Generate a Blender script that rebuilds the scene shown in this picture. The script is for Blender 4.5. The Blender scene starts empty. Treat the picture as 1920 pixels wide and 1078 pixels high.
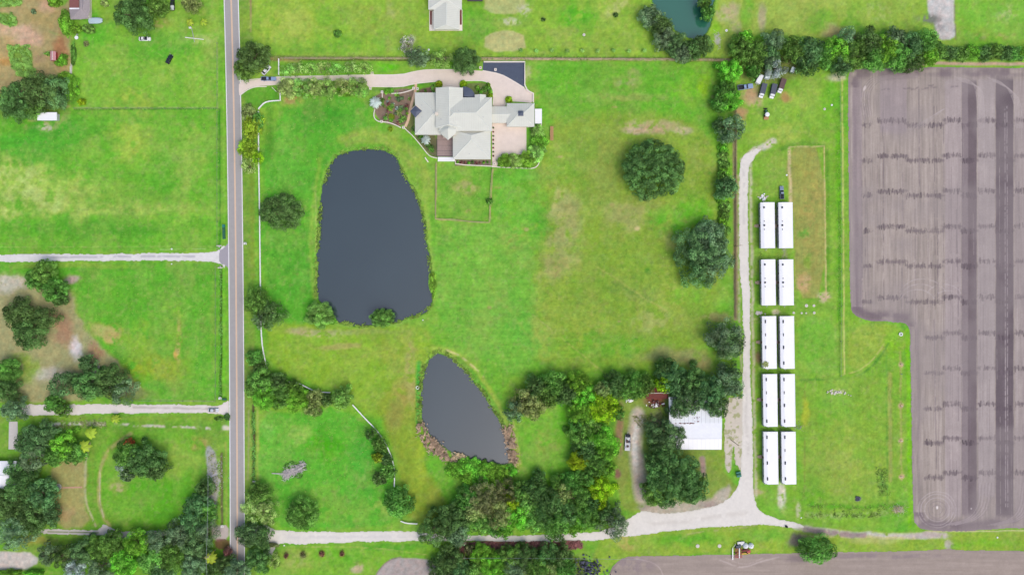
import bpy, math, random
import numpy as np
from mathutils import Vector
C = bpy.context.scene.collection
R = math.radians

# ------------------------------------------------------------------ camera, sky, sun
H = 350.0                       # height of the camera above the ground
S = 0.25                        # metres for one pixel of ground in a 1920 wide picture
cam = bpy.data.cameras.new('camera'); camo = bpy.data.objects.new('camera', cam); C.objects.link(camo)
camo.location = (0, 0, H); camo.rotation_euler = (0, 0, 0)
cam.sensor_width = 36; cam.lens = 36 * H / 480.0; cam.clip_start = 1; cam.clip_end = 20000
bpy.context.scene.camera = camo
SUN_EL, SUN_AZ = 60, 138
w = bpy.data.worlds.new('World'); bpy.context.scene.world = w; w.use_nodes = True
nt = w.node_tree; bg = nt.nodes['Background']
sky = nt.nodes.new('ShaderNodeTexSky'); sky.sky_type = 'NISHITA'; sky.sun_disc = False
sky.sun_elevation = R(SUN_EL); sky.sun_rotation = R(SUN_AZ); sky.air_density = 1.0; sky.dust_density = 4.0; sky.ozone_density = 1.0
nt.links.new(sky.outputs[0], bg.inputs[0]); bg.inputs[1].default_value = 0.15
sl = bpy.data.lights.new('sun', 'SUN'); sl.energy = 0.65; sl.angle = R(44); sl.color = (1, .95, .88)
so = bpy.data.objects.new('sun', sl); C.objects.link(so)
so.rotation_euler = Vector((-math.sin(R(SUN_AZ)) * math.cos(R(SUN_EL)), -math.cos(R(SUN_AZ)) * math.cos(R(SUN_EL)), -math.sin(R(SUN_EL)))).to_track_quat('-Z', 'Y').to_euler()
so.location = (0, 0, 200)
vs = bpy.context.scene.view_settings
vs.view_transform = 'Standard'; vs.look = 'None'; vs.exposure = 0.24; vs.gamma = 1
bpy.context.scene.cycles.max_bounces = 6

# ------------------------------------------------------------------ helpers
LIT = 1.12
def hexlin(h):
    h = h.lstrip('#'); o = []
    for i in (0, 2, 4):
        c = int(h[i:i + 2], 16) / 255
        o.append((c / 12.92 if c <= .04045 else ((c + .055) / 1.055) ** 2.4) / LIT)
    return np.array(o)
def U(px, py, z=0.0):
    k = (H - z) / H
    return ((px - 960) * S * k, (539 - py) * S * k, z)
def tag(o, label=None, cat=None, group=None, kind=None):
    if label: o['label'] = label
    if cat: o['category'] = cat
    if group: o['group'] = group
    if kind: o['kind'] = kind
    return o
def empty(name, loc, label=None, cat=None, group=None, rz=0):
    o = bpy.data.objects.new(name, None); C.objects.link(o); o.location = loc; o.rotation_euler = (0, 0, rz)
    o.empty_display_size = .5
    return tag(o, label, cat, group)
def copy_tree(o, parent=None):
    c = o.copy(); C.objects.link(c)
    c.parent = parent
    for ch in list(o.children): copy_tree(ch, c)
    return c
_lat = {}
def vn(x, y, sc, seed=0):
    if seed not in _lat: _lat[seed] = np.random.RandomState(seed + 11).rand(256, 256)
    L = _lat[seed]; x = x / sc + 37.3; y = y / sc + 91.7
    xi = np.floor(x).astype(int); yi = np.floor(y).astype(int); fx = x - xi; fy = y - yi
    fx = fx * fx * (3 - 2 * fx); fy = fy * fy * (3 - 2 * fy)
    a = L[xi & 255, yi & 255]; b = L[(xi + 1) & 255, yi & 255]; c = L[xi & 255, (yi + 1) & 255]; d = L[(xi + 1) & 255, (yi + 1) & 255]
    return (a * (1 - fx) + b * fx) * (1 - fy) + (c * (1 - fx) + d * fx) * fy
def fbm(x, y, sc, seed=0, o=4):
    t = 0; a = 1; n = 0
    for i in range(o):
        t = t + a * vn(x, y, sc / 2 ** i, seed + i); n += a; a *= .55
    return t / n
def sst(a, b, x):
    t = np.clip((x - a) / (b - a), 0, 1); return t * t * (3 - 2 * t)
def sdpoly(X, Y, P):
    d = np.full(X.shape, 1e9); ins = np.zeros(X.shape, bool); n = len(P)
    for i in range(n):
        x0, y0 = P[i]; x1, y1 = P[(i + 1) % n]; ex, ey = x1 - x0, y1 - y0
        t = np.clip(((X - x0) * ex + (Y - y0) * ey) / (ex * ex + ey * ey + 1e-9), 0, 1)
        d = np.minimum(d, (X - x0 - t * ex) ** 2 + (Y - y0 - t * ey) ** 2)
        if y0 != y1:
            c = ((y0 > Y) != (y1 > Y)) & (X < ex * (Y - y0) / (y1 - y0) + x0); ins ^= c
    d = np.sqrt(d); return np.where(ins, -d, d)
def sdline(X, Y, P):
    d = np.full(X.shape, 1e9)
    for i in range(len(P) - 1):
        x0, y0 = P[i]; x1, y1 = P[i + 1]; ex, ey = x1 - x0, y1 - y0
        t = np.clip(((X - x0) * ex + (Y - y0) * ey) / (ex * ex + ey * ey + 1e-9), 0, 1)
        d = np.minimum(d, (X - x0 - t * ex) ** 2 + (Y - y0 - t * ey) ** 2)
    return np.sqrt(d)
def smooth(P, closed=True, it=2):
    for _ in range(it):
        Q = []; n = len(P)
        if not closed: Q.append(P[0])
        for i in range(n if closed else n - 1):
            a = P[i]; b = P[(i + 1) % n]
            Q += [(a[0] * .75 + b[0] * .25, a[1] * .75 + b[1] * .25), (a[0] * .25 + b[0] * .75, a[1] * .25 + b[1] * .75)]
        if not closed: Q.append(P[-1])
        P = Q
    return P

class Canvas:
    """a grid of ground points (pixel units of the plan) that carries surface colour and height"""
    def __init__(s, xs, ys, base):
        s.xs, s.ys = xs, ys
        s.X, s.Y = np.meshgrid(xs, ys)
        s.col = np.zeros(s.X.shape + (3,)); s.col[:] = hexlin(base)
        s.z = np.zeros(s.X.shape)
        s.WX = (fbm(s.X, s.Y, 26, 3, 4) - .5) * 2; s.WY = (fbm(s.X, s.Y, 26, 9, 4) - .5) * 2
    def sub(s, x0, y0, x1, y1):
        i0, i1 = np.searchsorted(s.xs, [x0, x1]); j0, j1 = np.searchsorted(s.ys, [y0, y1])
        return (slice(j0, j1), slice(i0, i1))
    def put(s, sl, m, color):
        c = hexlin(color) if isinstance(color, str) else color
        s.col[sl] += (c - s.col[sl]) * m[..., None]
    def w(s, sl, k): return s.X[sl] + s.WX[sl] * k, s.Y[sl] + s.WY[sl] * k
    def poly(s, P, color, a=1., soft=5, warp=6, sm=True):
        if sm: P = smooth(P, True, 1)
        px = [p[0] for p in P]; py = [p[1] for p in P]; g = soft + warp + 3
        sl = s.sub(min(px) - g, min(py) - g, max(px) + g, max(py) + g)
        if s.X[sl].size == 0: return
        x, y = s.w(sl, warp); s.put(sl, a * sst(soft, -soft, sdpoly(x, y, P)), color)
    def line(s, P, wd, color, a=1., soft=2, warp=2, broken=0, sc=8, sm=True):
        if sm and len(P) > 2: P = smooth(P, False, 2)
        px = [p[0] for p in P]; py = [p[1] for p in P]; g = wd + soft + warp + 3
        sl = s.sub(min(px) - g, min(py) - g, max(px) + g, max(py) + g)
        if s.X[sl].size == 0: return
        a = min(1, a * 1.25); x, y = s.w(sl, warp); m = a * sst(wd / 2 + soft, wd / 2 - soft, sdline(x, y, P))
        if broken: m = m * sst(broken - .15, broken + .15, fbm(s.X[sl], s.Y[sl], sc, 21, 2))
        s.put(sl, m, color)
    def blob(s, cx, cy, rx, ry, color, a=.8, patch=0, sc=14):
        g = 1.7
        sl = s.sub(cx - rx * g, cy - ry * g, cx + rx * g, cy + ry * g)
        if s.X[sl].size == 0: return
        a = min(.96, a * 1.2); x, y = s.w(sl, min(rx, ry) * .7); d = np.sqrt(((x - cx) / rx) ** 2 + ((y - cy) / ry) ** 2)
        m = a * sst(1.25, .35, d)
        if patch: m = m * sst(patch - .14, patch + .14, fbm(s.X[sl], s.Y[sl], sc, 33, 4))
        s.put(sl, m, color)
    def mottle(s, sc, amp, seed, sx=1., sy=1., sl=None):
        sl = sl or (slice(None), slice(None))
        n = (fbm(s.X[sl] / sx, s.Y[sl] / sy, sc, seed, 3) - .5) * 2
        s.col[sl] *= (1 + amp * n)[..., None]
    def mesh(s, name, z0, mat, keep=None):
        nx, ny = len(s.xs), len(s.ys)
        V = np.stack([(s.X - 960) * S, (539 - s.Y) * S, s.z + z0], -1).reshape(-1, 3)
        idx = np.arange(nx * ny).reshape(ny, nx)
        F = np.stack([idx[1:, :-1], idx[1:, 1:], idx[:-1, 1:], idx[:-1, :-1]], -1)
        F = F[keep] if keep is not None else F.reshape(-1, 4)
        used, inv = np.unique(F, return_inverse=True); F = inv.reshape(-1, 4)
        return grid_mesh(name, V[used], F, np.clip(s.col.reshape(-1, 3)[used], .004, .95), mat)
def grid_mesh(name, V, F, col, mat, parent=None):
    me = bpy.data.meshes.new(name)
    me.vertices.add(len(V)); me.vertices.foreach_set('co', np.ascontiguousarray(V, dtype=np.float32).ravel())
    k = F.shape[1]
    me.loops.add(len(F) * k); me.loops.foreach_set('vertex_index', F.astype(np.int32).ravel())
    me.polygons.add(len(F)); me.polygons.foreach_set('loop_start', np.arange(0, len(F) * k, k, dtype=np.int32))
    me.update(calc_edges=True)
    if col is not None:
        at = me.color_attributes.new('tone', 'FLOAT_COLOR', 'POINT')
        at.data.foreach_set('color', np.concatenate([col, np.ones((len(col), 1))], 1).astype(np.float32).ravel())
    me.materials.append(mat)
    o = bpy.data.objects.new(name, me); C.objects.link(o)
    if parent: o.parent = parent
    return o

# ------------------------------------------------------------------ materials
def newmat(name):
    m = bpy.data.materials.new(name); m.use_nodes = True
    return m, m.node_tree, m.node_tree.nodes['Principled BSDF']
def mapr(t, src, a, b, fmin=0, fmax=1):
    n = t.nodes.new('ShaderNodeMapRange'); n.inputs[1].default_value = fmin; n.inputs[2].default_value = fmax
    n.inputs[3].default_value = a; n.inputs[4].default_value = b; t.links.new(src, n.inputs[0]); return n.outputs[0]
def noise(t, scale, detail=4, rough=.6, vec=None):
    n = t.nodes.new('ShaderNodeTexNoise'); n.inputs['Scale'].default_value = scale; n.inputs['Detail'].default_value = detail; n.inputs['Roughness'].default_value = rough
    if vec is None: vec = t.nodes.new('ShaderNodeTexCoord').outputs['Object']
    t.links.new(vec, n.inputs['Vector']); return n.outputs[0]
def math2(t, op, a, b):
    n = t.nodes.new('ShaderNodeMath'); n.operation = op
    for i, q in enumerate((a, b)):
        if isinstance(q, (int, float)): n.inputs[i].default_value = q
        else: t.links.new(q, n.inputs[i])
    return n.outputs[0]
def mulcol(t, col, fac):
    n = t.nodes.new('ShaderNodeVectorMath'); n.operation = 'SCALE'
    if isinstance(col, tuple): n.inputs[0].default_value = col
    else: t.links.new(col, n.inputs[0])
    t.links.new(fac, n.inputs['Scale']); return n.outputs[0]
def attr_mat(name, rough, amp, scales, bump=.3):
    m, t, b = newmat(name); a = t.nodes.new('ShaderNodeAttribute'); a.attribute_name = 'tone'
    f = None
    for s_, am in scales:
        q = mapr(t, noise(t, s_, 5, .7), 1 - am, 1 + am, .25, .75)
        f = q if f is None else math2(t, 'MULTIPLY', f, q)
    t.links.new(mulcol(t, a.outputs['Color'], f), b.inputs['Base Color']); b.inputs['Roughness'].default_value = rough
    b.inputs['Specular IOR Level'].default_value = .15
    bp = t.nodes.new('ShaderNodeBump'); bp.inputs['Strength'].default_value = bump; bp.inputs['Distance'].default_value = .15
    t.links.new(noise(t, 3.0, 5, .7), bp.inputs['Height']); t.links.new(bp.outputs[0], b.inputs['Normal'])
    return m
def solid(name, h, rough=.7, var=.08, scale=1.2, metal=0, spec=.4, fine=None):
    m, t, b = newmat(name); c = tuple(hexlin(h)) if isinstance(h, str) else h
    f = mapr(t, noise(t, scale, 4, .65), 1 - var, 1 + var, .3, .7)
    if fine: f = math2(t, 'MULTIPLY', f, mapr(t, noise(t, fine[0], 3, .6), 1 - fine[1], 1 + fine[1], .3, .7))
    t.links.new(mulcol(t, c, f), b.inputs['Base Color']); b.inputs['Roughness'].default_value = rough
    b.inputs['Metallic'].default_value = metal; b.inputs['Specular IOR Level'].default_value = spec
    return m
def leaf(name, c, var=.3):
    m, t, b = newmat(name); a = t.nodes.new('ShaderNodeAttribute'); a.attribute_name = 'tone'
    oi = t.nodes.new('ShaderNodeObjectInfo')
    hs = t.nodes.new('ShaderNodeHueSaturation')
    t.links.new(mapr(t, oi.outputs['Random'], .485, .515), hs.inputs['Hue'])
    t.links.new(mapr(t, oi.outputs['Random'], 1 - var * .45, 1 + var * .45), hs.inputs['Value'])
    mx = t.nodes.new('ShaderNodeVectorMath'); mx.operation = 'MULTIPLY'; mx.inputs[0].default_value = c
    t.links.new(a.outputs['Color'], mx.inputs[1]); t.links.new(mx.outputs[0], hs.inputs['Color'])
    t.links.new(hs.outputs[0], b.inputs['Base Color']); b.inputs['Roughness'].default_value = .6; b.inputs['Specular IOR Level'].default_value = .25
    tr = t.nodes.new('ShaderNodeBsdfTranslucent'); t.links.new(hs.outputs[0], tr.inputs[0])
    ms = t.nodes.new('ShaderNodeMixShader'); ms.inputs[0].default_value = .25
    t.links.new(b.outputs[0], ms.inputs[1]); t.links.new(tr.outputs[0], ms.inputs[2]); t.links.new(ms.outputs[0], t.nodes['Material Output'].inputs[0])
    return m
LEAF = {
 'dark': leaf('dark_foliage', (0.165, 0.319, 0.088)), 'mid': leaf('green_foliage', (0.209, 0.440, 0.083)),
 'bright': leaf('bright_foliage', (0.275, 0.616, 0.066)), 'lime': leaf('lime_foliage', (0.44, 0.66, 0.03)),
 'grey': leaf('grey_green_foliage', (0.248, 0.391, 0.193)), 'olive': leaf('olive_foliage', (0.396, 0.495, 0.165)),
 'pale': leaf('pale_foliage', (0.50, 0.66, 0.22)), 'silver': leaf('silver_foliage', (.58,.68,.62)),
 'rust': leaf('rust_foliage', (.6,.2,.07)), 'straw': leaf('dry_reed', (.60,.47,.31)), 'weed': leaf('weed_foliage', (0.298, 0.578, 0.123)),
 'maroon': leaf('maroon_foliage', (.40,.19,.17)), 'bone': leaf('bleached_twigs', (.6,.58,.53)), 'yellow': leaf('yellow_foliage', (.42,.58,.05)),
 'allee': leaf('light_foliage', (0.420, 0.700, 0.175)), 'blue': leaf('blue_green_foliage', (0.182, 0.358, 0.127)), 'moss': leaf('moss_foliage', (.33,.36,.15)),
 'grass': leaf('grass_blades', (.27, .47, .08)),
}
M = dict(
 bark=solid('bark', '#8a7a68', .9, .25, 3), asphalt=solid('asphalt', '#a9a6a4', .85, .05, .5, fine=(6, .05)),
 whiteline=solid('white_line_paint', '#f4f2f2', .7, .08, 1.5), yellowline=solid('orange_line_paint', '#f2cba6', .7, .06, 1.5),
 white=solid('white_vinyl', '#f6f6f4', .5, .03), roofwhite=solid('white_roof_coating', '#fbfcff', .6, .03, .4),
 trailerwall=solid('trailer_siding', '#b9bcc0', .6, .05), roof=solid('pale_standing_seam_roof', '#d7d9cd', .55, .035, .35, fine=(2.5, .02)),
 ridge=solid('ridge_cap', '#e6eae2', .55, .02), stucco=solid('cream_stucco', '#e3d9c8', .8, .04), darkroof=solid('slate_blue_roof', '#5a6274', .6, .06),
 glass=solid('dark_glass', '#20262c', .12, .02, spec=.8), frame=solid('window_frame', '#eeeeea', .5, .02),
 door=solid('brown_door', '#6b4a34', .6, .06), wood=solid('weathered_wood', '#b8a48c', .85, .15, 4), redwood=solid('orange_timber', '#bf9468', .8, .12, 4),
 wallcap=solid('cream_wall', '#efe6da', .75, .04), screen=solid('dark_screen_frame', '#4a4448', .6, .05), wire=solid('grey_wire', '#8c9088', .6, .05),
 darkpost=solid('dark_post', '#6a5f50', .85, .1), greyshingle=solid('grey_shingle', '#a2999a', .9, .1, 1.5, fine=(8, .1)), brownshingle=solid('brown_shingle', '#8a5a55', .9, .08, 2),
 metalroof=solid('white_metal_roof', '#eef2f6', .4, .03, .3), rust=solid('rust', '#743c36', .85, .25, 2), carwhite=solid('white_car_paint', '#f2f4f6', .3, .01, spec=.6),
 carblack=solid('black_car_paint', '#23262c', .3, .01, spec=.6), carblue=solid('blue_car_paint', '#8fa6cc', .3, .02, spec=.6), carsilver=solid('silver_car_paint', '#ccd2da', .3, .02, spec=.6),
 cartan=solid('blue_grey_car_paint', '#8092a8', .35, .02, spec=.6), rubber=solid('rubber', '#2c2c2e', .9, .05), bed=solid('dark_bed_liner', '#2c3038', .85, .05),
 boxdark=solid('dark_tarpaulin', '#5a5f6c', .8, .06), boxbrown=solid('brown_load', '#6a5552', .85, .2, 3), lamp=solid('headlight_lens', '#e8ecf0', .2, .01, spec=.8), lampred=solid('tail_light_lens', '#a02020', .3, .01),
 teal=solid('teal_plastic', '#2f8478', .5, .04), green=solid('green_plastic', '#2f6a52', .5, .05), red=solid('red_paint', '#b84a4e', .6, .1, 2), pink=solid('pink_roof', '#c98f92', .7, .06), galv=solid('galvanised_steel', '#b8bcc2', .45, .06, metal=.3),
 tank=solid('white_tank', '#f4f6f8', .4, .02), coverblue=solid('pale_blue_cover', '#b8cdd6', .6, .04), concrete=solid('concrete', '#cfcac4', .85, .07, 1.0, fine=(5, .05)), sandstone=solid('pale_stone', '#d8d2c6', .9, .1, 4),
 branch=solid('bleached_branch', '#d6cfce', .9, .15, 4), debris=solid('charred_debris', '#55586a', .85, .3, 3), yellowp=solid('yellow_paint', '#d8a84a', .6, .06), tarpwhite=solid('white_tarpaulin', '#dfeaea', .6, .04),
)
def paver_mat():
    m, t, b = newmat('pink_pavers'); br = t.nodes.new('ShaderNodeTexBrick'); tc = t.nodes.new('ShaderNodeTexCoord')
    t.links.new(tc.outputs['Object'], br.inputs['Vector']); br.inputs['Scale'].default_value = 2.2
    br.inputs['Color1'].default_value = (*hexlin('#ede0d4'), 1); br.inputs['Color2'].default_value = (*hexlin('#e8d8ca'), 1); br.inputs['Mortar'].default_value = (*hexlin('#dfcfc2'), 1)
    f = mapr(t, noise(t, .35, 4, .6), .95, 1.05, .3, .7)
    t.links.new(mulcol(t, br.outputs[0], f), b.inputs['Base Color']); b.inputs['Roughness'].default_value = .85
    return m
M['paver'] = paver_mat()
def water_mat(name, body, ior=2.0):
    m, t, b = newmat(name)
    t.links.new(mulcol(t, tuple(body), mapr(t, noise(t, .02, 2, .5), .92, 1.08, .3, .7)), b.inputs['Base Color'])
    b.inputs['Roughness'].default_value = .04; b.inputs['IOR'].default_value = ior
    bp = t.nodes.new('ShaderNodeBump'); bp.inputs['Strength'].default_value = .08; bp.inputs['Distance'].default_value = .02
    t.links.new(noise(t, 1.6, 3, .5), bp.inputs['Height']); t.links.new(bp.outputs[0], b.inputs['Normal'])
    return m
GROUND = attr_mat('meadow_ground', .95, .1, [(.9, .15), (.28, .08), (3.2, .10)], .35)
SOIL = attr_mat('tilled_soil', .95, .08, [(1.4, .07), (4, .05)], .35)
GRAVEL = attr_mat('crushed_shell', .95, .05, [(.6, .04), (3, .05)], .3)

# ------------------------------------------------------------------ mesh builder
class MB:
    def __init__(s): s.v = []; s.f = []
    def add(s, vs, fs):
        n = len(s.v); s.v += [tuple(p) for p in vs]; s.f += [tuple(i + n for i in f) for f in fs]; return s
    def box(s, cx, cy, cz, lx, ly, lz, rz=0, taper=1.0):
        c, q = math.cos(rz), math.sin(rz); V = []
        for dz in (-1, 1):
            k = taper if dz > 0 else 1
            for dx, dy in ((-1, -1), (1, -1), (1, 1), (-1, 1)):
                x, y = dx * lx / 2 * k, dy * ly / 2 * k; V.append((cx + x * c - y * q, cy + x * q + y * c, cz + dz * lz / 2))
        return s.add(V, [(3, 2, 1, 0), (4, 5, 6, 7), (0, 1, 5, 4), (1, 2, 6, 5), (2, 3, 7, 6), (3, 0, 4, 7)])
    def prism(s, P, z0, z1):
        n = len(P); V = [(x, y, z0) for x, y in P] + [(x, y, z1) for x, y in P]
        return s.add(V, [tuple(range(n - 1, -1, -1)), tuple(range(n, 2 * n))] + [(i, (i + 1) % n, n + (i + 1) % n, n + i) for i in range(n)])
    def tube(s, a, b, r0, r1=None, n=8):
        r1 = r0 if r1 is None else r1; a = Vector(a); b = Vector(b); d = (b - a)
        if d.length < 1e-6: return s
        q = d.to_track_quat('Z', 'Y'); V = []
        for p, r in ((a, r0), (b, r1)):
            for i in range(n):
                V.append(p + q @ Vector((r * math.cos(2 * math.pi * i / n), r * math.sin(2 * math.pi * i / n), 0)))
        return s.add(V, [(i, (i + 1) % n, n + (i + 1) % n, n + i) for i in range(n)] + [tuple(range(n - 1, -1, -1)), tuple(range(n, 2 * n))])
    def dome(s, cx, cy, cz, r, hz, n=16, m=5):
        V = []; F = []
        for j in range(m):
            a = j / m * math.pi / 2
            for i in range(n): V.append((cx + r * math.cos(a) * math.cos(2 * math.pi * i / n), cy + r * math.cos(a) * math.sin(2 * math.pi * i / n), cz + hz * math.sin(a)))
        V.append((cx, cy, cz + hz))
        for j in range(m - 1):
            for i in range(n): F.append((j * n + i, j * n + (i + 1) % n, (j + 1) * n + (i + 1) % n, (j + 1) * n + i))
        for i in range(n): F.append(((m - 1) * n + i, (m - 1) * n + (i + 1) % n, m * n))
        F.append(tuple(range(n - 1, -1, -1)))
        return s.add(V, F)
    def hip(s, x0, y0, x1, y1, z, rise, axis='x', h0=1., h1=1., t=.18):
        """hip roof; h0,h1 = hip fraction at each end (0 = gable)"""
        w_ = (y1 - y0) / 2 if axis == 'x' else (x1 - x0) / 2
        if axis == 'x':
            a = (x0 + w_ * h0, (y0 + y1) / 2, z + rise); b = (x1 - w_ * h1, (y0 + y1) / 2, z + rise)
            E = [(x0, y0), (x1, y0), (x1, y1), (x0, y1)]; F = [(0, 1, 9, 8), (1, 2, 9), (2, 3, 8, 9), (3, 0, 8)]
        else:
            a = ((x0 + x1) / 2, y0 + w_ * h0, z + rise); b = ((x0 + x1) / 2, y1 - w_ * h1, z + rise)
            E = [(x0, y0), (x1, y0), (x1, y1), (x0, y1)]; F = [(0, 1, 8), (1, 2, 9, 8), (2, 3, 9), (3, 0, 8, 9)]
        V = [(x, y, z) for x, y in E] + [(x, y, z - t) for x, y in E] + [a, b]
        return s.add(V, F + [(0, 4, 5, 1), (1, 5, 6, 2), (2, 6, 7, 3), (3, 7, 4, 0), (7, 6, 5, 4)])
    def build(s, name, mat, parent=None, off=None, smooth_=False):
        me = bpy.data.meshes.new(name); off = off if off is not None else (tuple(parent.location) if parent and parent.get('world_build') else (0, 0, 0))
        me.from_pydata([(x - off[0], y - off[1], z - off[2]) for x, y, z in s.v], [], s.f); me.update()
        if smooth_: me.polygons.foreach_set('use_smooth', [True] * len(me.polygons))
        me.materials.append(mat); o = bpy.data.objects.new(name, me); C.objects.link(o)
        if parent: o.parent = parent
        return o
def single(mb, name, mat, base, label, cat, group=None, kind=None):
    o = mb.build(name, mat, None, (0, 0, 0)); o.location = base; return tag(o, label, cat, group, kind)
def wroot(name, px, py, label, cat, group=None):
    x, y, _ = U(px, py); o = empty(name, (x, y, 0), label, cat, group); o['world_build'] = 1; return o

# ------------------------------------------------------------------ ground
POND1 = [(632,290),(660,284),(700,279),(730,284),(748,300),(752,320),(765,342),(777,354),(785,385),(794,405),(797,440),(802,470),(806,500),(809,540),(808,575),(795,588),(770,594),(745,602),(720,607),(700,609),(672,611),(640,607),(630,600),(622,584),(606,572),(595,560),(593,520),(595,480),(598,440),(599,400),(602,370),(607,340),(618,312)]
POND2 = [(815,660),(835,664),(850,675),(868,690),(888,715),(905,735),(920,765),(938,790),(947,812),(955,835),(962,862),(948,872),(920,868),(900,860),(870,862),(850,850),(835,840),(815,825),(800,805),(793,790),(789,760),(790,735),(793,700),(803,675)]
POND3 = [(1218,-90),(1338,-90),(1338,25),(1330,60),(1308,74),(1285,68),(1265,56),(1250,35),(1222,14)]
FIELD = [(1592,136),(1604,129),(1640,127),(1760,126),(1960,128),(2300,128),(2300,992),(1960,990),(1880,990),(1800,997),(1740,995),(1722,990),(1712,975),(1710,900),(1709,800),(1707,700),(1706,625),(1703,612),(1695,606),(1670,604),(1640,603),(1615,598),(1600,590),(1593,575),(1592,450),(1590,300),(1590,180),(1589,150)]
step = 1.8
inner = lambda a, b: np.arange(a, b + .01, step)
out = np.cumsum(4 * 1.13 ** np.arange(50))
xs = np.concatenate([-out[::-1] - 60, inner(-60, 1980), 1980 + out]); ys = np.concatenate([-out[::-1] - 50, inner(-50, 1130), 1130 + out])
g = Canvas(xs, ys, '#7fbe45')
X, Y = g.X, g.Y
n1 = sst(.38, .62, fbm(X, Y, 110, 40, 4)); n2 = sst(.45, .65, fbm(X, Y, 45, 50, 4))
g.put((slice(None), slice(None)), n1 * .6, '#94c050'); g.put((slice(None), slice(None)), n2 * .5, '#5fb23a')
P, B, L = g.poly, g.blob, g.line
# north-west fields
P([(-300,196),(412,200),(416,470),(-300,474)], '#6dbb3e', .8, 3, 2, False)
B(230,270,190,50,'#92c853',.45,.5,30); B(40,330,70,42,'#b6cf76',.85,.4,16); B(110,352,130,32,'#a9cf66',.7,.45,14); B(250,262,40,55,'#abc95e',.7,.4,14); B(330,410,80,40,'#9ac858',.5,.45); B(190,392,220,14,'#b0d070',.6,.45,12)
B(60,375,110,45,'#bcd07c',.7,.44,20); B(330,300,60,90,'#a6c868',.5,.48,16); B(70,270,90,45,'#52b33c',.75); B(305,325,40,60,'#57ae36',.5); B(180,430,200,20,'#55ac34',.6); B(120,240,90,25,'#4fae3c',.5); B(85,225,40,22,'#b8ac88',.65,.45,10); B(88,240,22,7,'#cfc4b0',.6,.4,6)
P([(135,70),(415,60),(412,203),(135,205)], '#80c148', .8, 4, 3, False)
B(200,110,50,60,'#96c456',.6,.45,14); B(250,190,60,25,'#aac65c',.6,.45,12); B(340,130,60,40,'#9fc85c',.5,.45,12); B(300,90,80,30,'#62b83a',.7); B(395,120,12,80,'#a4c46a',.5,.45,8); B(375,75,45,14,'#b8cf86',.6,.4,7)
B(180,60,40,40,'#66c13c',.7); B(300,45,25,12,'#b09a68',.5,.45,8)
L([(140,206),(408,204)], 3, '#4f9a34', .7, 1.5, 1); L([(140,202),(408,201)], 2, '#b4cf86', .6, 1, 1, .4); L([(407,80),(409,203)], 2.5, '#b8c890', .5, 1, 1, .45)
for k in range(14):
    y0 = random.Random(k).uniform(70, 190); x0 = random.Random(k + 50).uniform(150, 380); L([(x0,y0),(x0+30,y0+18*(1 if k%2 else -1))], 1, '#c0c488', .4, 1, 1, .4, 5)
P([(-300,-300),(128,-300),(132,60),(140,195),(100,215),(-300,225)], '#b39c70', .9, 6, 8)
P([(-60,150),(40,190),(120,200),(140,215),(-60,230)], '#5fa03c', .8, 6, 6)
B(30,62,45,20,'#d4b496',.8); B(55,75,25,18,'#d2ae90',.8); B(85,15,16,22,'#cda888',.7); B(15,95,25,40,'#c4ab70',.7,.4); B(12,115,14,10,'#b88848',.6); B(115,95,14,40,'#ad7f58',.8); B(75,35,40,22,'#ab9a62',.7); B(75,110,22,12,'#a8906c',.6)
P([(14,85),(58,85),(62,135),(70,150),(25,140)], '#6fa348', .9, 3, 4); P([(-40,-10),(45,-10),(40,12),(-40,15)], '#6fb24a', .8, 3, 4); P([(-20,22),(28,25),(34,45),(22,53),(5,45),(-20,35)], '#62a544', .9, 3, 4)
P([(80,-20),(130,-20),(128,10),(100,14)], '#66b53a', .8, 3, 3); L([(92,60),(138,75)],3,'#9ab860',.3); P([(100,140),(140,135),(146,200),(120,195)], '#5ba936', .8, 4, 4)
L([(134,120),(133,140)], 3, '#c8c6c0', .8, .8, .5)
# verges of the county road
P([(410,-100),(427,-100),(432,1100),(412,1100)], '#74bb3e', .8, 2, 2, False); L([(411,205),(412,470)], 4, '#3f9a2c', .75, 1.5, 1.5); L([(419,120),(421,470)], 3, '#86cc48', .7, 2, 1)
L([(414,500),(414,620),(413,748)], 3.5, '#3d5a2e', .95, 1.2, 1.5); L([(419,500),(420,750)], 5, '#77c93a', .8, 2, 1)
P([(449,-100),(474,-100),(480,1100),(457,1100)], '#7da44a', .8, 3, 2, False); L([(470,0),(471,60)], 3, '#9a8a60', .8, 1, 1)
L([(472,240),(474,520)], 8, '#86a644', .7, 3, 2); L([(474,760),(476,830),(475,900)], 4.5, '#58543a', .9, 1.5, 1.5); L([(483,770),(484,900)], 4, '#b0b868', .6, 2, 1.5); L([(466,770),(466,900)], 3, '#a3a070', .6, 2, 2)
# north strip
P([(474,-100),(1400,-100),(1400,106),(474,106)], '#97c34e', .85, 3, 2, False)
B(540,45,80,40,'#b0c95c',.8,.4,18); B(700,30,80,40,'#9cb858',.7,.45,16); B(640,85,150,18,'#6fb840',.6,.45); B(730,45,12,60,'#a8b06a',.6,.45); B(610,30,20,25,'#6fb83e',.5); B(560,95,90,8,'#74b43e',.6)
B(1010,40,35,60,'#98c650',.6); B(1080,30,45,40,'#63bb34',.8,.35); B(1060,70,60,25,'#9db260',.6,.45); B(1180,60,40,50,'#a2c45c',.7,.4); B(1165,10,40,25,'#c4c07c',.5,.5); B(880,45,50,40,'#68b83e',.7); B(800,95,60,12,'#8abf52',.6)
P([(908,-20),(985,-20),(985,28),(908,30)], '#bdb882', .7, 3, 5); P([(908,58),(982,58),(984,100),(910,98)], '#c3ba84', .8, 3, 5); P([(920,35),(1000,32),(1000,52),(925,54)], '#8fb45a', .6, 3, 3)
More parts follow.
